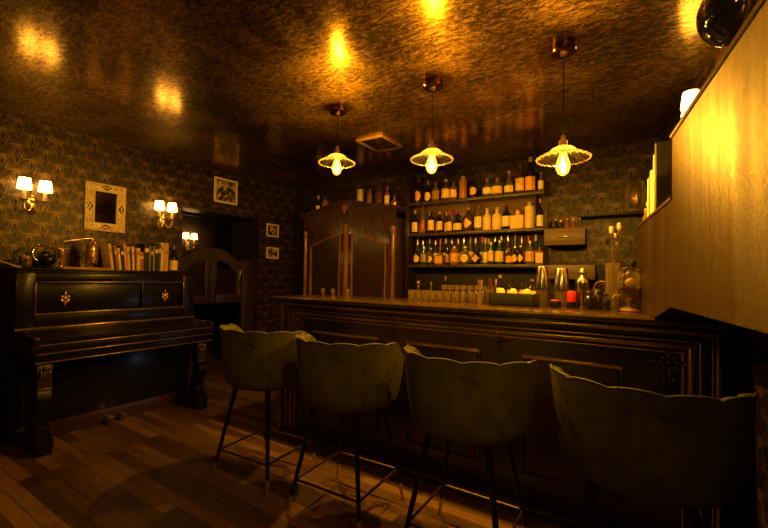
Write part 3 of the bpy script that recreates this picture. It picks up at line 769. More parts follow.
for i, x in enumerate(backx):
    gl = ['clear', 'dark', 'green', 'brown', 'amber', 'clear', 'dark', 'green'][i * 5 % 8]; cm = ['brass', 'cream', 'copper', 'brassbright', 'steel', 'red', 'gilt'][i * 3 % 7]
    lb = ['gold', 'cream', 'orange', 'white'][i % 4]
    bottle((x, 4.092, 1.437), random.uniform(.27, .315), .027, 'tall', gl, lb, cm, '%s slim bottle with %s cap, %s from left in rear row, bottom shelf' % (gname[gl], {'brass': 'brass', 'cream': 'cream', 'copper': 'copper', 'brassbright': 'bright gold', 'steel': 'silver', 'red': 'red', 'gilt': 'dull gold'}[cm], ORD[i]), 'bottles at the rear of the bottom shelf', 'rect', cm)
midback = [-2.07, -1.965, -1.865, -1.76, -1.645, -1.53]
for i, x in enumerate(midback):
    gl = ['clear', 'clear', 'dark', 'brown', 'green', 'clear'][i]; cm = ['steel', 'cream', 'gilt', 'brass', 'red', 'copper'][i]
    bottle((x, 4.092, 1.792), random.uniform(.25, .29), .026, 'tall', gl, 'gold', cm, '%s slim bottle, %s from left in the rear row, middle shelf' % (gname[gl], ORD[i]), 'bottles at the rear of the middle shelf', 'rect', cm)
# bottle on the piano
bottle((-3.99, 2.248, PT), .262, .040, 'wine', 'dark', 'gold', 'black', 'dark wine bottle with a gold label at the right end of the piano', None, 'rect', 'gilt', rz=PI / 2)

# ------------------------------------------------------------------ wall shelves
t = thing('bottle_shelf_unit', 'wooden wall shelf unit of three boards holding the lit bottles', 'shelf', (-1.45, 4.05, 1.0))
def SB(lo, hi, bev=.003): box(b, (lo[0] + 1.45, lo[1] - 4.05, lo[2] - 1.0), (hi[0] + 1.45, hi[1] - 4.05, hi[2] - 1.0), bev)
for z in (2.145, 1.79, 1.435):
    b = new(); SB((-2.165, 3.945, z - .032), (-.70, 4.13, z)); obj('shelf_board', b, M['shelf'], t)
b = new(); SB((-2.205, 3.935, .955), (-2.165, 4.13, 2.46)); obj('side_post', b, M['bar'], t)
b = new(); SB((-.799, 3.99, 1.79), (-.785, 4.13, 2.112)); obj('divider', b, M['shelf'], t)
b = new(); SB((-2.2, 4.131, .955), (-.70, 4.148, 1.79)); obj('back_panel', b, M['dark'], t)
b = new(); SB((-2.2, 4.131, 1.79), (-1.5, 4.148, 2.13)); SB((-1.5, 4.131, 1.79), (-.70, 4.1485, 2.13)); obj('back_panel', b, M['box'], t)  # middle part in lighter wood: the warm glow there is put into colour
b = new(); box(b, (-.42, 3.97, 1.868), (XR(4.0) - .01, 4.148, 1.888), .003); tag(obj('wall_shelf', b, M['blackmatte']), 'thin dark wall shelf under the glass dome', 'shelf')
def drawer_box(x0, x1, z0, z1, lab, knob):
    t = thing('drawer_box', lab, 'wooden box', ((x0 + x1) / 2, 4.04, z0)); w = (x1 - x0) / 2; h = z1 - z0
    b = new()
    box(b, (-w, .07 - .17, 0), (w, .105, .012)); box(b, (-w, .093, 0), (w, .105, h), .002)
    for s in (-1, 1): box(b, (min(s * w, s * (w - .012)), -.1, 0), (max(s * w, s * (w - .012)), .1, h), .002)
    obj('carcass', b, M['box'], t)
    b = new(); box(b, (-w - .004, -.118, -.003), (w + .004, -.1, h), .003); fr = obj('front_board', b, M['box'], t)
    if knob:
        b = new(); tube(b, [(-.05, -.12, h * .52), (-.045, -.138, h * .52), (-.02, -.146, h * .47), (.02, -.146, h * .47), (.045, -.138, h * .52), (.05, -.12, h * .52)], .006, 8); obj('handle', b, M['brassbright'], fr)
    return t
drawer_box(-.690, -.352, 1.615, 1.768, 'wooden drawer box with brass handle on the papered wall', True)
drawer_box(-.690, -.27, 1.30, 1.428, 'low plain wooden box under the drawer box with the handle', False)
for i, (x, h, gl, cm) in enumerate(((-.65, .20, 'dark', 'black'), (-.605, .215, 'dark', 'gilt'), (-.56, .20, 'brown', 'brass'), (-.51, .215, 'amber', 'copper'), (-.455, .205, 'amber', 'cream'), (-.40, .215, 'clear', 'brass'))):
    bottle((x, 4.02, 1.628), h + .035, .0245 if x < -.6 or x > -.5 else .021, 'round', gl, 'gold', cm, 'small %s bottle with %s cap, %s from left in the drawer box' % (gname[gl], cm, ORD[i]), 'small bottles in the drawer box', 'rect', cm)

# back counter under the shelves, with a few bottles and a lit cooler
t = thing('back_counter', 'dark low counter behind the bar under the bottle shelves', 'counter', (-1.1, 3.95, 0))
b = new(); box(b, (-.95, -.22, .09), (-.01, .195, .9), .004); box(b, (.62, -.22, .09), (1.2, .195, .9), .004); box(b, (-.95, -.18, 0), (1.2, .18, .09)); obj('cabinet', b, M['bar'], t)
b = new(); box(b, (-.98, -.26, .9), (1.22, .195, .945), .006); obj('counter_top', b, M['top'], t)
t = thing('drinks_cooler', 'lit drinks cooler under the back counter', 'cooler', (-.79, 3.95, .1))
b = new(); box(b, (-.29, -.2, 0), (.29, .19, .78), .004); obj('cabinet', b, M['black'], t)
b = new(); box(b, (-.25, -.206, .06), (.25, -.2005, .72)); obj('glass_door', b, M['fridge_glow'], t)
for i, (x, h, r, st, gl, lb, cm) in enumerate(((-2.03, .33, .035, 'decanter', 'clear', None, 'brass'), (-1.87, .30, .03, 'tall', 'clear', None, 'steel'), (-1.70, .36, .034, 'wine', 'dark', 'gold', 'gilt'), (-1.15, .34, .03, 'tall', 'brown', 'gold', 'brass'), (-1.0, .33, .04, 'round', 'dark', 'orange', 'gilt'))):
    bottle((x, 3.95, .946), h, r, st, gl, lb, cm, '%s %s, %s from the left on the low back counter' % (gname[gl], sname[st], ORD[i]), 'bottles on the back counter', 'rect', cm)

# ------------------------------------------------------------------ wardrobe
def arch(x, x0, x1, zs, zm):
    f = abs((x - (x0 + x1) / 2) / ((x1 - x0) / 2)); return zs + (zm - zs) * (0.5 + .5 * math.cos(PI * min(1, f * 1.05)))
def make_wardrobe():
    x0, x1, yf, yb = -3.66, -2.255, 3.80, 4.13; xm = (x0 + x1) / 2
    t = thing('wardrobe', 'carved dark walnut wardrobe with arched cornice behind the bar', 'wardrobe', (xm, 3.9, 0))
    def Bx(lo, hi, bev=.005): box(b, (lo[0] - xm, lo[1] - 3.9, lo[2]), (hi[0] - xm, hi[1] - 3.9, hi[2]), bev)
    b = new(); Bx((x0, yf + .03, .08), (x0 + .03, yb, 2.0)); Bx((x1 - .03, yf + .03, .08), (x1, yb, 2.0)); Bx((x0, yb - .02, .08), (x1, yb, 2.0)); Bx((x0, yf + .03, 1.97), (x1, yb, 2.0)); Bx((x0 + .02, yf + .022, 1.55), (x1 - .02, yf + .045, 2.03)); Bx((x0, yf, 0), (x1, yb, .12)); obj('carcass', b, M['wardrobe'], t)
    n = 40; xs = [x0 - .0 + (x1 - x0) * i / n for i in range(n + 1)]
    b = new()
    prism(b, [(x - xm, arch(x, x0, x1, 2.08, 2.195)) for x in xs] + [(x - xm, arch(x, x0, x1, 1.80, 1.925)) for x in reversed(xs)], yf - .005 - 3.9, yf + .035 - 3.9, 'XZ')
    obj('pediment', b, M['wardrobe'], t)
    b = new()
    xs2 = [x0 - .045 + (x1 - x0 + .09) * i / n for i in range(n + 1)]
    for (dy, dz, th) in ((-.055, 0, .022), (-.035, -.022, .02), (-.02, -.05, .012)):
        k = 1 + dy * -1.2
        prism(b, [(x - xm, arch(x, x0 - .045, x1 + .045, 2.10 + dz, 2.215 + dz)) for x in xs2] + [(x - xm, arch(x, x0 - .045, x1 + .045, 2.10 + dz, 2.215 + dz) - th) for x in reversed(xs2)], yf + dy - 3.9, yb - 3.9 - .01, 'XZ')
    obj('cornice', b, M['wardrobe'], t)
    b = new(); c = Vector((0, yf - .045 - 3.9, 2.115))
    for k in range(7):
        a = PI * k / 6; ball(b, c + Vector((.035 * math.cos(a), 0, .03 * math.sin(a))), .015, (1, .7, 1.3))
    ball(b, c, .02, (1, .8, 1)); ball(b, c + Vector((0, 0, -.035)), .015, (1, .7, 1.8)); obj('carved_crest', b, M['wardrobelight'], t)
    for x in (x0 + .03, x1 - .03):
        b = new()
        lathe(b, [(.0, .13), (.034, .13), (.034, .17), (.022, .18), (.022, 1.78), (.03, 1.79), (.034, 1.84), (.03, 1.87), (.0, 1.87)], 16, Matrix.Translation((x - xm, yf + .005 - 3.9, 0)))
        obj('column', b, M['wardrobelight'], t)
    Bt = None
    b = new(); Bx((xm - .028, yf - .012, .13), (xm + .028, yf + .02, 1.93), .006); Bx((xm - .012, yf - .024, .13), (xm + .012, yf - .01, 1.93), .006); obj('centre_post', b, M['wardrobelight'], t)
    for (a, c) in ((x0 + .065, xm - .03), (xm + .03, x1 - .065)):
        m = (a + c) / 2; hi = xm
        def top(x): # each door rises to the middle of the wardrobe
            f = (x - a) / (c - a); f = f if a < xm - .2 else 1 - f
            return 1.715 + .16 * sm((f - .05) / .8) + .018 * math.sin(f * 2 * PI)
        b = new()
        w = .075
        Bx((a, yf + .003, .13), (a + w, yf + .025, top(a + w * .5) + .03)); Bx((c - w, yf + .003, .13), (c, yf + .025, top(c - w * .5) + .03)); Bx((a + w, yf + .003, .13), (c - w, yf + .025, .24))
        xs = [a + (c - a) * i / 20 for i in range(21)]
        prism(b, [(x - xm, top(x) + .06) for x in xs] + [(x - xm, top(x) - .06) for x in reversed(xs)], yf - 3.9, yf + .025 - 3.9, 'XZ')
        d = obj('door', b, M['wardrobe'], t)
        b = new()
        xi = [a + w - .01 + (c - a - 2 * w + .02) * i / 20 for i in range(21)]
        tube(b, [(xi[0] - xm, yf - .002 - 3.9, .25)] + [(x - xm, yf - .002 - 3.9, top(x) - .062) for x in xi] + [(xi[-1] - xm, yf - .002 - 3.9, .25)], .011, 8)
        obj('door_moulding', b, M['wardrobelight'], d)
        b = new(); prism(b, [(xi[0] - xm, .24)] + [(x - xm, top(x) - .06) for x in xi] + [(xi[-1] - xm, .24)], yf + .012 - 3.9, yf + .03 - 3.9, 'XZ'); obj('door_panel', b, M['wardrobepanel'], d)
        xk = c - .035 if a < xm - .2 else a + .035
        if a < xm - .2:
            b = new(); ball(b, (xk - xm, yf - .008 - 3.9, 1.36), .022, (1, .5, 2.6)); ball(b, (xk - xm, yf - .02 - 3.9, 1.33), .012); obj('key_plate', b, M['bronze'], d)
    return t
M['wardrobelight'] = wood('wardrobe_highlight_wood', (.10, .040, .012), (.36, .16, .045), .2, coat=.6)  # columns and mouldings lightened: highlights put into the wood colour
M['wardrobepanel'] = wood('wardrobe_panel', (.014, .006, .003), (.055, .023, .008), .28, coat=.3)  # shaded copy of the wood for the door panels
make_wardrobe()
# things on top of the wardrobe: the cornice top follows the arch
def wz(x): return max(arch(x + q, -3.705, -2.21, 2.10, 2.215) for q in (-.06, 0, .06)) + .001
WT = 'bottles on top of the wardrobe'
bottle((-3.68, 3.97, wz(-3.68)), .25, .03, 'tall', 'dark', None, 'black', 'dark bottle at the far left end of the wardrobe top', WT, capmat='black')
bottle((-3.575, 3.97, wz(-3.575)), .26, .03, 'tall', 'dark', 'white', 'cream', 'dark bottle with a white label, second on the wardrobe top', WT, capmat='cream')
t = thing('soda_siphon', 'amber glass siphon with a metal spout on the wardrobe, left of the arch', 'siphon', (-3.45, 3.97, wz(-3.45)))
b = new(); lathe(b, [(0, 0), (.042, 0), (.046, .01), (.046, .10), (.035, .135), (.016, .155), (.016, .165), (0, .165)], 20); obj('glass_body', b, G['amber'], t)
b = new(); lathe(b, [(0, .16), (.019, .162), (.019, .195), (.012, .205), (0, .206)], 14); tube(b, [(0, 0, .185), (.03, -.01, .215), (.055, -.02, .235)], .006, 8); tube(b, [(0, 0, .18), (-.03, .0, .175), (-.045, 0, .15)], .005, 8); obj('siphon_head', b, M['steel'], t)
tt = thing('pillar_candle', 'cream cylinder candle on top of the wardrobe', 'candle', (-2.88, 3.97, wz(-2.88)))
b = new(); lathe(b, [(0, 0), (.04, 0), (.042, .003), (.042, .163), (.036, .165), (.03, .160), (0, .158)], 24); obj('wax_body', b, M['creamwax'] if 'creamwax' in M else M['cream'], tt)
b = new(); tube(b, [(0, 0, .157), (.002, 0, .175)], .002, 6); obj('wick', b, M['black'], tt)
bottle((-2.735, 3.97, wz(-2.735)), .165, .032, 'round', 'amber', None, 'copper', 'amber bottle between the candle and the dark siphon on the wardrobe', WT, capmat='brass')
t = thing('soda_siphon', 'brown glass siphon with a slanted lever, right of the candle on the wardrobe', 'siphon', (-2.595, 3.97, wz(-2.595)))
b = new(); lathe(b, [(0, 0), (.05, 0), (.054, .01), (.054, .13), (.040, .175), (.02, .2), (.02, .21), (0, .21)], 20); obj('glass_body', b, G['brown'], t)
b = new(); lathe(b, [(0, .205), (.023, .207), (.023, .235), (.014, .25), (0, .25)], 14); tube(b, [(0, 0, .235), (.03, 0, .262), (.06, 0, .285)], .007, 8); tube(b, [(0, 0, .225), (-.03, 0, .222), (-.048, 0, .195)], .006, 8); obj('siphon_head', b, M['bronze'], t)
bottle((-2.48, 3.97, wz(-2.48)), .225, .032, 'round', 'amber', 'cream', 'red', 'amber bottle with a red cap near the right end of the wardrobe', WT, capmat='red')
t = thing('copper_flask', 'round copper flask at the right end of the wardrobe top', 'flask', (-2.375, 3.97, wz(-2.375)))
b = new(); lathe(b, [(0, 0), (.03, 0), (.042, .03), (.042, .055), (.028, .085), (.012, .10), (.011, .13), (0, .13)], 18); obj('body', b, M['copper'], t)
b = new(); ball(b, (0, 0, .14), .014); tube(b, [(.04, 0, .05), (.058, 0, .08), (.04, 0, .105), (.012, 0, .11)], .004, 6); obj('stopper', b, M['bronze'], t)

# ------------------------------------------------------------------ the bar
def make_bar():
    x0, x1, yf = -2.38, .335, 2.30
    t = thing('bar_counter', 'long dark oak bar counter with polished top and carved rosettes', 'bar', (-1.0, 2.5, 0))
    def Bx(lo, hi, bev=.004): box(b, (lo[0] + 1.0, lo[1] - 2.5, lo[2]), (hi[0] + 1.0, hi[1] - 2.5, hi[2]), bev)
    b = new(); Bx((-2.50, 2.215, 1.080), (.345, 2.85, 1.112), .008); obj('worktop', b, M['top'], t)
    b = new(); Bx((-2.505, 2.207, 1.084), (.348, 2.218, 1.108), .003); obj('edge_trim', b, M['edge'], t)
    b = new(); Bx((x0, yf, .0), (x1 - .01, yf + .03, 1.08)); Bx((x0, yf + .03, 0), (x0 + .03, 2.6, 1.08)); Bx((x1 - .04, yf + .03, 0), (x1 - .01, 2.75, 1.08)); Bx((x0 + .03, 2.58, .0), (-2.0, 2.6, 1.0)); obj('front_board', b, M['bar'], t)
    b = new(); Bx((-2.44, 2.245, 1.050), (x1, 2.32, 1.080), .012); Bx((-2.41, 2.262, 1.022), (x1, 2.31, 1.050), .01); obj('cornice', b, M['bar'], t)
    # stepped frame mouldings that turn down at both ends
    for k, (ins, z, y, w, m) in enumerate(((.0, 1.064, 2.235, .017, 'gilt2'), (.022, 1.052, 2.242, .008, 'gilt2'), (.062, 1.016, 2.262, .010, 'gilt2'), (.088, .996, 2.268, .026, 'gilt2'), (.125, .958, 2.285, .008, 'gilt3'))):
        b = new(); xl, xr = x0 - .02 + ins, x1 - ins
        Bx((xl, y, z - w), (xr, y + .04, z), min(w, .03) * .35); Bx((xr - w, y, .04), (xr, y + .04, z), min(w, .03) * .35); Bx((xl, y, .04), (xl + w, y + .04, z), min(w, .03) * .35)
        obj('frame_moulding', b, M[m], t)
    b = new(); Bx((x0 - .03, 2.255, 0), (x1, 2.31, .05), .008); obj('plinth', b, M['bar'], t)
    # raised panels with a lit upper edge
    for (a, c) in ((-2.06, -1.50), (-1.235, -.775), (-.495, -.05)):
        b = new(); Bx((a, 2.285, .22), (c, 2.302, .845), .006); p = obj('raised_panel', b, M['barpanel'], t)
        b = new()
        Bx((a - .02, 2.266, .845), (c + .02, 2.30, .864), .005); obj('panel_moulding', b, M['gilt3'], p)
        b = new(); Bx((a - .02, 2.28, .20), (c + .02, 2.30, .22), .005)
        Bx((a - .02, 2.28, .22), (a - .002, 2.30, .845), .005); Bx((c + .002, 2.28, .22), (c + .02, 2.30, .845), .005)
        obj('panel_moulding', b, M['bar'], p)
    for (x, z, s) in ((-2.215, .905, 1.25), (-1.365, .925, .8), (-.64, .93, .85), (.155, .905, 1.35)):
        b = new(); c = Vector((x + 1.0, 2.285 - 2.5, z))
        for k in range(8):
            a = 2 * PI * k / 8; ball(b, c + Vector((.024 * s * math.cos(a), 0, .024 * s * math.sin(a))), .0105 * s, (1, .8, 1), 8)
        ball(b, c, .013 * s, (1, 1, 1), 10)
        for sg in (-1, 1):
            ball(b, c + Vector((sg * .046 * s, 0, 0)), .010 * s, (1.6, .7, .8), 8)
            ball(b, c + Vector((0, 0, sg * .05 * s)), .010 * s, (.8, .7, 2.0), 8); ball(b, c + Vector((sg * .014 * s, 0, -.062 * s)), .008 * s, (1, .7, 1.4), 8)
        obj('carved_rosette', b, M['bronze'], t)
M['gilt2'] = simple('bar_moulding_bronze', (.50, .29, .08), .24, .8, var=.4, coat=.2)
M['edge'] = simple('bar_edge_trim', (.20, .13, .06), .22, .6, var=.5)
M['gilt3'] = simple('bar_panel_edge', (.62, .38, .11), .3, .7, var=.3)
make_bar()
BT = 1.113

# ------------------------------------------------------------------ bar stools
def make_stool(label):
    t = thing('bar_stool', label, 'bar stool', group='velvet bar stools along the bar')
    TM = math.radians(128); n = 120; lob = 9
    def ztop(a):
        f = abs(a) / TM
        return .945 - .02 * f * f - .13 * sm((f - .62) / .38) 
    prof = [(.0, .150), (.010, .205), (.035, .240), (.09, .260), (.20, .272), (.45, .281), (.70, .287), (1.0, .293)]  # (height fraction, radius)
    b = new(); outer = []; inner = []
    for i in range(n + 1):
        a = -TM + 2 * TM * i / n; q = abs(math.sin(lob * (a + TM) / (2 * TM) * PI))
        zt = ztop(a) + .013 * (q ** .6) - .008; co = []; ci = []
        for (f, r) in prof:
            z = .585 + (zt - .585) * f
            rr = r + .004 * (q ** .7) * f + .010 * f * (1 if abs(a) < 1.2 else 1)
            co.append(b.verts.new((rr * 1.0 * math.sin(a), -rr * .97 * math.cos(a), z)))
        ri = lambda f: (.232 + .040 * f)
        for f in (1.0, .75, .5, .2):
            z = .585 + (zt - .585) * f if f < 1 else zt - .012
            rr = ri(f) - .012 * (q ** .7)
            ci.append(b.verts.new((rr * math.sin(a), -rr * .97 * math.cos(a), z)))
        rim = []
        for k in (1, 2, 3):
            w = k / 4; r0 = prof[-1][1] + .004 * (q ** .7) + .010; r1 = ri(1) - .012 * (q ** .7); rr = r0 + (r1 - r0) * w
            rim.append(b.verts.new((rr * math.sin(a), -rr * .97 * math.cos(a), zt + .004 * math.sin(PI * w) - .010 * w)))
        outer.append(co + rim + ci)
    for A, B in zip(outer, outer[1:]):
        for k in range(len(A) - 1): b.faces.new((A[k], A[k + 1], B[k + 1], B[k]))
    b.faces.new(outer[0][::-1]); b.faces.new(outer[-1])
    bk = obj('tub_backrest', b, M['velvet'], t, ang=50)
    b = new(); pts = []
    for i in range(n + 1):
        a = -TM + 2 * TM * i / n; q = abs(math.sin(lob * (a + TM) / (2 * TM) * PI))
        rr = prof[-1][1] + .004 * (q ** .7) + .0085; zt = ztop(a) + .013 * (q ** .6) - .008
        pts.append((rr * math.sin(a), -rr * .97 * math.cos(a), zt + .004))
    tube(b, pts, .0042, 6); obj('piping', b, M['piping'], bk)
    b = new(); lathe(b, [(0, .592), (.14, .592), (.195, .60), (.225, .62), (.232, .655), (.22, .69), (.17, .705), (0, .708)], 40, Matrix.Translation((0, .02, 0)) @ Matrix.Diagonal((1, 1.04, 1, 1))); obj('seat_cushion', b, M['velvet'], t)
    b = new(); lathe(b, [(0, .570), (.155, .570), (.16, .578), (.158, .594), (0, .594)], 32); obj('seat_base', b, M['black'], t)
    LT = (.135, .575); LB = (.228, 0)
    for sx in (-1, 1):
        for sy in (-1, 1):
            b = new(); p0 = Vector((sx * .135, sy * .135, .578)); p1 = Vector((sx * .236, sy * .225, .0)); tip = p0.lerp(p1, .83)
            tube(b, [p0, tip], [.0155, .0105], 12); l = obj('leg', b, M['black'], t)
            b = new(); tube(b, [tip, p1], [.0112, .0085], 12); obj('brass_tip', b, M['brass'], l)
    c = [Vector((sx * .205, sy * .197, .178)) for sx, sy in ((-1, -1), (1, -1), (1, 1), (-1, 1))]
    b = new()
    for i in range(4): tube(b, [c[i], c[(i + 1) % 4]], .0065, 8)
    obj('footrest', b, M['giltrod'], t)
    return t
M['giltrod'] = simple('footrest_brass', (.13, .08, .035), .42, .9)
st = make_stool('olive velvet bar stool farthest from the camera, at the left end of the bar')
st.location = (-2.0, 1.775, 0); st.rotation_euler = (0, 0, math.radians(4))
dup(st, (-1.335, 1.775, 0), math.radians(2), 'olive velvet bar stool with light catching its back, second from the left')
dup(st, (-.64, 1.775, 0), math.radians(0), 'wide olive velvet bar stool in the middle foreground, third from the left')
dup(st, (.035, 1.715, 0), math.radians(-4), 'olive velvet bar stool nearest the camera, under the gold bulkhead')

# ------------------------------------------------------------------ things on the bar
def glass(loc, h, r0, r1, label, group, name='tumbler', cat='glass', mat='glassware', seg=20):
    b = new(); lathe(b, [(0, 0), (r0 * .96, 0), (r0, .004), (r1, h), (r1 - .002, h), (r0 - .003, .012), (0, .010)], seg, wave=.0, nw=0)
    o = obj(name, b, M[mat]); o.location = loc
    return tag(o, label, cat, group)
for i, (x, y) in enumerate(((-2.37, 2.72), (-2.22, 2.68), (-2.13, 2.78))):
    glass((x, y, BT), .062, .014, .018, 'tiny shot glass at the left end of the bar top, %s from the left' % ORD[i], 'shot glasses at the left end', 'shot_glass')
n = 10
for i in range(n):
    x = -1.47 + .062 * i
    glass((x, 2.745 + (i % 2) * .0, BT), .075, .026, .029, 'short clear tumbler, %s from left in the front row of glasses' % ORD[i], 'tumblers in a row on the bar')
M['coupe'] = M['glass']
for i in range(9):
    x = -1.22 + .052 * i
    b = new(); lathe(b, [(0, 0), (.022, 0), (.022, .003), (.004, .008), (.0035, .055), (.008, .065), (.021, .085), (.023, .12), (.0215, .12), (.019, .088), (0, .07)], 18)
    o = obj('stem_glass', b, M['glassware']); o.location = (x, 2.815, BT)
    tag(o, 'small stemmed glass, %s from the left in the rear row of glasses' % ORD[i], 'glass', 'stemmed glasses on the bar')
# jigger, cup
b = new(); lathe(b, [(0, .003), (.020, .0), (.021, .004), (.009, .085), (.009, .09), (.022, .165), (.0205, .165), (.008, .094), (0, .093)], 24)
o = obj('jigger', b, M['brass']); o.location = (-.885, 2.66, BT); tag(o, 'tall brass jigger standing in front of the row of glasses', 'jigger')
t = thing('mixing_beaker', 'cut glass beaker with a gold cup in it, right of the tall jigger', 'glass', (-.845, 2.77, BT))
b = new(); lathe(b, [(0, 0), (.034, 0), (.036, .005), (.036, .10), (.0335, .10), (.032, .012), (0, .010)], 24, wave=.02, nw=12); obj('beaker', b, M['glassware'], t)
b = new(); lathe(b, [(0, .012), (.02, .013), (.012, .09), (.024, .175), (.022, .175), (.01, .095), (0, .094)], 20); obj('measuring_cup', b, M['brassbright'], t)
# bar caddy with three round-topped jars and three little bottles behind them
t = thing('bar_caddy', 'black open box caddy on the bar holding three round gold jars', 'caddy', (-.655, 2.66, BT))
b = new(); W, Dp, H = .145, .08, .082
box(b, (-W, -Dp, 0), (W, Dp, .008)); box(b, (-W, -Dp, 0), (W, -Dp + .008, H), .002); box(b, (-W, Dp - .008, 0), (W, Dp, H), .002); box(b, (-W, -Dp, 0), (-W + .008, Dp, H), .002); box(b, (W - .008, -Dp, 0), (W, Dp, H), .002); obj('caddy', b, M['blackmatte'], t)
for i, x in enumerate((-.075, .003, .092)):
    jt = thing('round_jar', 'round gold jar, %s from the left in the black caddy' % ORD[i], 'jar', (-.655 + x, 2.625, BT + .009), 0, 'gold jars in the caddy')
    b = new(); lathe(b, [(0, 0), (.022, 0), (.026, .01), (.027, .06), (.025, .085), (.016, .100), (0, .104)], 20); obj('jar_body', b, G['frosted'], jt)
    b = new(); lathe(b, [(.0275, .05), (.0275, .06)], 20); obj('band', b, M['brass'], jt)
for i, (x, h, lb, cm) in enumerate(((-.105, .19, 'cream', 'brass'), (-.03, .17, 'gold', 'black'), (.05, .175, 'gold', 'black'), (.106, .165, 'cream', 'gilt'))):
    bottle((-.655 + x, 2.705, BT + .009), h, .024, 'round', 'dark', lb, cm, 'little dark bottle with %s label, %s from left at the rear of the black caddy' % (lb, ORD[i]), 'bitters bottles in the caddy', 'rect', cm)
t = thing('display_stand', 'small brass crown-shaped stand behind the caddy, on the back counter', 'stand', (-.93, 3.78, .946))
b = new(); lathe(b, [(0, 0), (.04, 0), (.03, .02), (.012, .04), (.012, .16), (.05, .18), (.062, .20), (.058, .21), (.02, .2), (0, .2)], 20); obj('stand', b, M['brass'], t)
b = new()
for k in range(10): ball(b, (.058 * math.cos(k * PI / 5), .058 * math.sin(k * PI / 5), .212), .010, (1, 1, 1.6), 8)
obj('rim_beads', b, M['brass'], t)
# shaker sets: tin upside-down on a mixing glass
def shaker(x, y, lab, r, h):
    t = thing('cocktail_shaker', lab, 'shaker', (x, y, BT), 0, 'two-piece shakers on the bar')
    b = new(); lathe(b, [(0, 0), (r * .8, 0), (r * .82, .005), (r * 1.05, h * .52), (r * 1.0, h * .52), (r * .78, .012), (0, .012)], 28); obj('mixing_glass', b, M['glassware'], t)
    b = new(); lathe(b, [(r * 1.1, h * .42), (r * 1.12, h * .42), (r * 1.12, h * .44), (r * .82, h * .985), (r * .78, h), (0, h * .99)], 28); obj('shaker_tin', b, M['steel'], t)
shaker(-.505, 2.80, 'tall shaker with a steel tin over its glass, right of the black caddy', .040, .262)
shaker(-.385, 2.80, 'second tall shaker with steel tin, left of the small red can', .045, .252)
t = thing('red_can', 'small bright red can with a dark base on the bar', 'can', (-.318, 2.745, BT))
b = new(); lathe(b, [(0, .035), (.026, .035), (.027, .04), (.027, .098), (.024, .103), (0, .103)], 20); obj('can_body', b, M['red'], t)
b = new(); lathe(b, [(0, 0), (.029, 0), (.029, .034), (0, .036)], 20); obj('can_base', b, M['black'], t)
t = thing('small_pot', 'small black pot left of the red can', 'pot', (-.40, 2.68, BT))
b = new(); lathe(b, [(0, 0), (.030, 0), (.033, .02), (.03, .042), (.022, .05), (0, .052)], 18); obj('pot_body', b, M['black'], t)
b = new(); lathe(b, [(.0305, .04), (.033, .044), (.0305, .048)], 18); obj('pot_rim', b, M['red'], t)
t = thing('cobbler_shaker', 'steel cobbler shaker with a domed cap, right of the red can', 'shaker', (-.262, 2.80, BT))
b = new(); lathe(b, [(0, 0), (.030, 0), (.032, .006), (.040, .135), (.041, .15), (0, .15)], 24); obj('shaker_body', b, M['steel'], t)
b = new(); lathe(b, [(.041, .15), (.041, .158), (.034, .185), (.022, .20), (.02, .205), (0, .205)], 24); obj('strainer_top', b, M['steel'], t)
b = new(); lathe(b, [(.021, .204), (.022, .208), (.02, .235), (.012, .25), (0, .252)], 20); obj('cap', b, M['steel'], t)
for i, (x, y, r, h) in enumerate(((-.215, 2.66, .024, .075), (-.165, 2.69, .026, .085), (-.12, 2.63, .022, .07))):
    bottle((x, y, BT), h + .03, r, 'round', 'dark', None, 'steel', 'small dark dropper bottle, %s from the left beside the cobbler shaker' % ORD[i], 'dropper bottles on the bar', 'rect', 'steel')
t = thing('brass_kettle', 'little dark kettle with a long bright spout beside the tool jar', 'kettle', (-.185, 2.87, BT))
b = new(); lathe(b, [(0, 0), (.034, 0), (.041, .03), (.038, .08), (.026, .11), (.02, .118), (0, .125)], 22); obj('body', b, M['bronze'], t)
b = new(); tube(b, [(-.034, -.01, .05), (-.05, -.03, .09), (-.056, -.04, .12)], [.01, .007, .005], 8); obj('spout', b, M['steel'], t)
b = new(); tube(b, [(-.02, 0, .115), (-.01, 0, .15), (.02, 0, .17), (.045, 0, .165)], .006, 8); obj('handle', b, M['brassbright'], t)
# jar of bar tools
t = thing('tool_jar', 'tall clear glass jar of bar spoons at the right end of the bar', 'jar', (-.092, 2.80, BT))
b = new(); lathe(b, [(0, 0), (.040, 0), (.042, .006), (.042, .285), (.040, .285), (.039, .012), (0, .010)], 24); obj('jar', b, M['glassware'], t)
for i, (dx, dy, hh, kind, lab) in enumerate(((-.035, .0, .43, 'black', 'bar spoon with a black ball end, leftmost in the tool jar'), (-.012, .01, .50, 'cream', 'bar spoon with a tall cream end, in the tool jar'), (.012, -.005, .455, 'brassbright', 'brass ended bar spoon in the tool jar'), (.03, .01, .52, 'cream', 'tallest bar spoon, with a pale square end, in the tool jar'), (.02, -.02, .40, 'steel', 'short steel muddler in the tool jar'))):
    s = thing('bar_spoon', lab, 'bar tool', (-.092, 2.80, BT + .012), 0, 'bar tools in the jar')
    b = new(); tube(b, [(-dx * .6, -dy * .6, .0), (dx, dy, hh - .04)], .0028, 6); obj('shaft', b, M['steel'], s)
    b = new(); lathe(b, [(0, hh - .045), (.011, hh - .04), (.013, hh - .02), (.011, hh), (0, hh + .003)], 12, Matrix.Translation((dx, dy, 0))); obj('end_knob', b, M[kind], s)
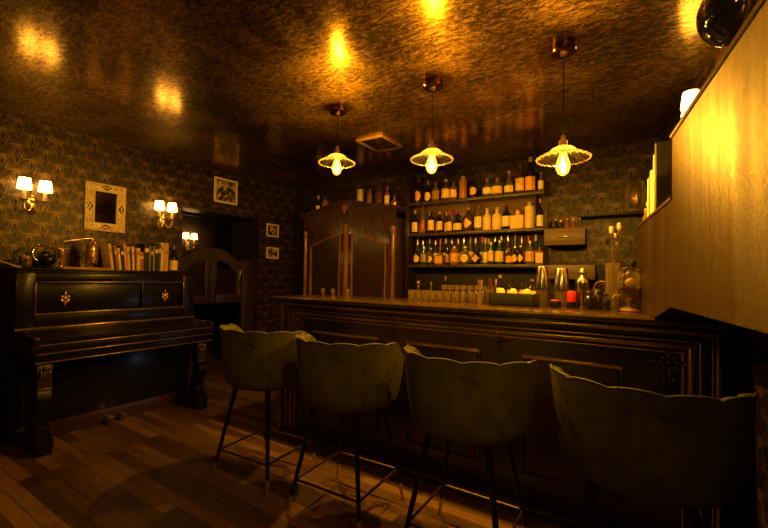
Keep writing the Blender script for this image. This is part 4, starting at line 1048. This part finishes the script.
# drink dispenser
t = thing('drink_dispenser', 'glass drink dispenser with black lid knob beside the gold bulkhead', 'dispenser', (-.005, 2.65, BT))
b = new(); lathe(b, [(0, 0), (.052, 0), (.056, .006), (.04, .02), (.012, .03), (.012, .05), (.03, .06), (0, .06)], 24); obj('foot', b, M['brass'], t)
b = new(); lathe(b, [(.03, .058), (.055, .075), (.06, .10), (.06, .20), (.05, .225), (.042, .232)], 28); obj('glass_body', b, M['domeglass'], t)
b = new(); lathe(b, [(0, .062), (.05, .078), (.055, .1), (.055, .135), (0, .135)], 24); obj('drink', b, M['amberglass'], t)
b = new(); lathe(b, [(.05, .228), (.058, .232), (.058, .244), (.03, .262), (0, .266)], 28); obj('lid', b, M['steel'], t)
b = new(); ball(b, (.015, -.01, .278), .018); obj('lid_knob', b, M['black'], t)
b = new(); tube(b, [(-.05, -.03, .09), (-.075, -.045, .09), (-.08, -.048, .075)], .007, 8); tube(b, [(-.065, -.04, .09), (-.065, -.04, .115)], .005, 8); obj('tap', b, M['brass'], t)
b = new(); ball(b, (.01, -.01, .165), .034, (1, 1, .8), 16); obj('citrus_ball', b, G['frosted'], t)

# ------------------------------------------------------------------ wall decoration
def frame(name, y0, y1, z0, z1, fw, fm, inner, lab, cat, inmat, depth=.02):
    yc, zc = (y0 + y1) / 2, (z0 + z1) / 2; hy, hz = (y1 - y0) / 2, (z1 - z0) / 2
    t = thing(name, lab, cat, (XW, yc, zc))
    b = new()
    box(b, (.002, -hy, -hz), (depth, hy, -hz + fw), .003); box(b, (.002, -hy, hz - fw), (depth, hy, hz), .003)
    box(b, (.002, -hy, -hz + fw), (depth, -hy + fw, hz - fw), .003); box(b, (.002, hy - fw, -hz + fw), (depth, hy, hz - fw), .003)
    f = obj('frame', b, fm, t)
    b = new(); box(b, (.003, -hy + fw, -hz + fw), (depth * .5, hy - fw, hz - fw)); obj(inner, b, inmat, t)
    return t, f, hy, hz
t, f, hy, hz = frame('wall_mirror', 1.534, 1.868, 1.667, 2.112, .078, M['inlay'], 'mirror_glass', 'bone inlaid rectangular mirror between the two sconces', 'mirror', M['mirror'], .025)
def chev(cy, cz, ang):
    b = new()
    m = Matrix.Translation((0, cy, cz)) @ Matrix.Rotation(ang, 4, 'X')
    for k in (0, 1):
        o_ = -.016 + .03 * k; w = .050 - .022 * k
        prism(b, [(-w, o_ + .040), (0, o_), (w, o_ + .040), (w - .018, o_ + .040), (0, o_ + .019), (-w + .018, o_ + .040)] if k == 0 else [(-w, o_ + .022), (0, o_), (w, o_ + .022), (w - .014, o_ + .022), (0, o_ + .016), (-w + .014, o_ + .022)], .0245, .0262, 'YZ', m)
    obj('dark_inlay', b, M['inlaydark'], f)
M['inlaydark'] = simple('inlay_dark', (.09, .03, .012), .4)
chev(0, hz - .05, 0); chev(0, -hz + .05, PI); chev(hy - .05, 0, -PI / 2); chev(-hy + .05, 0, PI / 2)
frame('picture_frame', 2.826, 3.148, 2.15, 2.452, .026, M['frameivory'] if 'frameivory' in M else M['frameivory'], 'photograph', 'ivory framed group photograph above the doorway', 'picture', photomat('photo_group', 3.1))
frame('picture_frame', 3.628, 3.842, 1.815, 1.992, .018, M['frameivory'], 'photograph', 'small ivory framed photograph, upper of two right of the doorway', 'picture', photomat('photo_upper', 7.7))
frame('picture_frame', 3.633, 3.850, 1.515, 1.67, .018, M['frameivory'], 'photograph', 'small ivory framed photograph, lower of two right of the doorway', 'picture', photomat('photo_lower', 12.3))

# ------------------------------------------------------------------ ledge behind the bulkhead
def onledge(d, s, z): return BF @ Vector((d, s, z))
rzb = math.atan2(ev.y, ev.x) - PI / 2
ybooks = [(.03, .21, cream, 'narrow cream book leftmost on the right ledge beside the glass dome'), (.026, .215, olive, 'thin olive green book second on the right ledge'), (.028, .235, gold, 'gold book third on the right ledge'), (.034, .225, cream, 'thick cream book, fourth on the right ledge'),
          (.034, .29, gold, 'tall gold book, fifth on the right ledge'), (.04, .33, olive, 'tallest dark olive book at the near end of the right ledge')]
s = .23
for w, h, col, lab in ybooks:
    t = thing('book', lab, 'book', onledge(.075, s - w / 2, 1.6135), rzb, 'books on the right ledge')
    b = new()
    for sg in (-1, 1): box(b, (-.065, sg * w / 2 - (.0022 if sg > 0 else 0), 0), (.075, sg * w / 2 + (.0022 if sg < 0 else 0), h), .0008)
    box(b, (-.068, -w / 2, 0), (-.0635, w / 2, h), .0018); obj('cover', b, bmat(col), t)
    b = new(); box(b, (-.0633, -w / 2 + .003, .004), (.07, w / 2 - .003, h - .005)); obj('pages', b, M['paper'], t)
    s -= w + .075 if w < .03 and False else w + .012
t = thing('glass_dome', 'glass cloche on a wooden base at the end of the thin dark shelf', 'cloche', (.03, 4.04, 1.889))
b = new(); lathe(b, [(0, 0), (.088, 0), (.092, .006), (.09, .02), (.08, .028), (0, .028)], 28); obj('wooden_base', b, M['box'], t)
b = new(); lathe(b, [(.082, .029), (.083, .20), (.074, .255), (.052, .295), (.02, .312), (0, .314)], 32); obj('dome', b, M['domeglass'], t)
b = new(); ball(b, (0, 0, .327), .014); obj('knob', b, M['glass'], t)
b = new(); lathe(b, [(0, .029), (.035, .03), (.02, .05), (.04, .09), (.046, .14), (.03, .19), (.012, .22), (0, .23)], 18); obj('dome_glint', b, M['brassbright'], t)  # brass shape added in place of the lamp reflection seen in the dome
for i, (sx_, h, gl) in enumerate(((.50, .10, 'clear'), (.445, .13, 'amber'))):
    bottle(onledge(.045, sx_, 1.6135), h, .024, 'squat', gl, None, 'black', 'small %s glass jar at the far end of the right ledge' % gname[gl], 'jars on the right ledge', capmat='brass')
# small table lamp further along the ledge, beside the camera
p = onledge(.075, -1.72, 1.8535)
t = thing('table_lamp', 'small brass table lamp on the near end of the right ledge', 'lamp', p)
b = new(); lathe(b, [(0, 0), (.055, 0), (.058, .006), (.02, .02), (.008, .035), (.007, .16), (.016, .17), (.016, .195), (0, .195)], 24); obj('lamp_base', b, M['brass'], t)
b = new(); lathe(b, [(.014, .19), (.024, .21), (.034, .245), (.03, .275), (.012, .295), (0, .298)], 20); obj('bulb', b, M['bulbglass'], t)
point('table_lamp_light', p + Vector((0, 0, .25)), 24, WARM, .03)
# globe on a brass stand
p = onledge(.145, -.585, 1.8535)
t = thing('table_globe', 'dark glossy globe on a gilt stand above the gold bulkhead', 'globe', p)
b = new(); ball(b, (0, 0, .33), .112, (1, 1, 1), 32); obj('sphere', b, M['globe'] if 'globe' in M else M['lacquer'], t)
b = new()
for k in range(3):
    a = 2 * PI * k / 3 + .5; tube(b, [(.11 * math.cos(a), .11 * math.sin(a), .005), (.04 * math.cos(a), .04 * math.sin(a), .23)], .007, 8)
tube(b, [(.11 * math.cos(2 * PI * k / 24), .11 * math.sin(2 * PI * k / 24), .006) for k in range(24)], .006, 6, True)
tube(b, [(.07 * math.cos(2 * PI * k / 24), .07 * math.sin(2 * PI * k / 24), .12) for k in range(24)], .005, 6, True)
obj('stand', b, M['brass'], t)
b = new(); tube(b, [(.0, .122 * math.cos(2 * PI * k / 40), .33 + .122 * math.sin(2 * PI * k / 40)) for k in range(40)], .0055, 6, True); obj('meridian_ring', b, M['brassbright'], t)
b = new(); ball(b, (0, 0, .466), .016); ball(b, (0, 0, .450), .01); obj('finial', b, M['brassbright'], t)

# ------------------------------------------------------------------ remaining lights
def area(name, loc, target, size, watts, col):
    l = bpy.data.lights.new(name, 'AREA'); l.energy = watts; l.color = col; l.size = size
    o = bpy.data.objects.new(name, l); C.objects.link(o); o.location = loc
    o.rotation_euler = (Vector(target) - Vector(loc)).to_track_quat('-Z', 'Y').to_euler(); return o
point('fill_light', (-.6, -1.2, 2.2), 15, WARM, .08)  # added warm fill behind the camera, without a lamp body
area('cooler_lamp', (-.79, 3.72, .5), (-3.6, 2.2, .4), .35, 1.6, (.55, .72, 1))

w = bpy.data.worlds.new('room_dark'); sc.world = w; w.use_nodes = True
w.node_tree.nodes['Background'].inputs[0].default_value = (1, .6, .25, 1); w.node_tree.nodes['Background'].inputs[1].default_value = .0

# ------------------------------------------------------------------ camera
F, YAW, PIT, ROL, SH = 391.1, math.radians(32.258), math.radians(1.213), math.radians(1.05), 5.426
f = Vector((-math.sin(YAW) * math.cos(PIT), math.cos(YAW) * math.cos(PIT), math.sin(PIT)))
r = Vector((math.cos(YAW), math.sin(YAW), 0)); u = r.cross(f)
r2 = math.cos(ROL) * r + math.sin(ROL) * u; u2 = -math.sin(ROL) * r + math.cos(ROL) * u
cam = bpy.data.cameras.new('camera'); co = bpy.data.objects.new('camera', cam); C.objects.link(co)
co.matrix_world = Matrix(((r2.x, u2.x, -f.x, 0), (r2.y, u2.y, -f.y, 0), (r2.z, u2.z, -f.z, 1.28), (0, 0, 0, 1)))
cam.sensor_fit = 'HORIZONTAL'; cam.sensor_width = 36; cam.lens = F * 36 / 768; cam.shift_y = SH / 768; cam.clip_start = .02
sc.camera = co
sc.view_settings.view_transform = 'Standard'; sc.view_settings.look = 'None'; sc.view_settings.gamma = 1; sc.view_settings.use_curve_mapping = False
sc.view_settings.exposure = 0.2
sc.cycles.diffuse_bounces = 2; sc.cycles.max_bounces = 10; sc.cycles.transparent_max_bounces = 16; sc.cycles.sample_clamp_indirect = 4
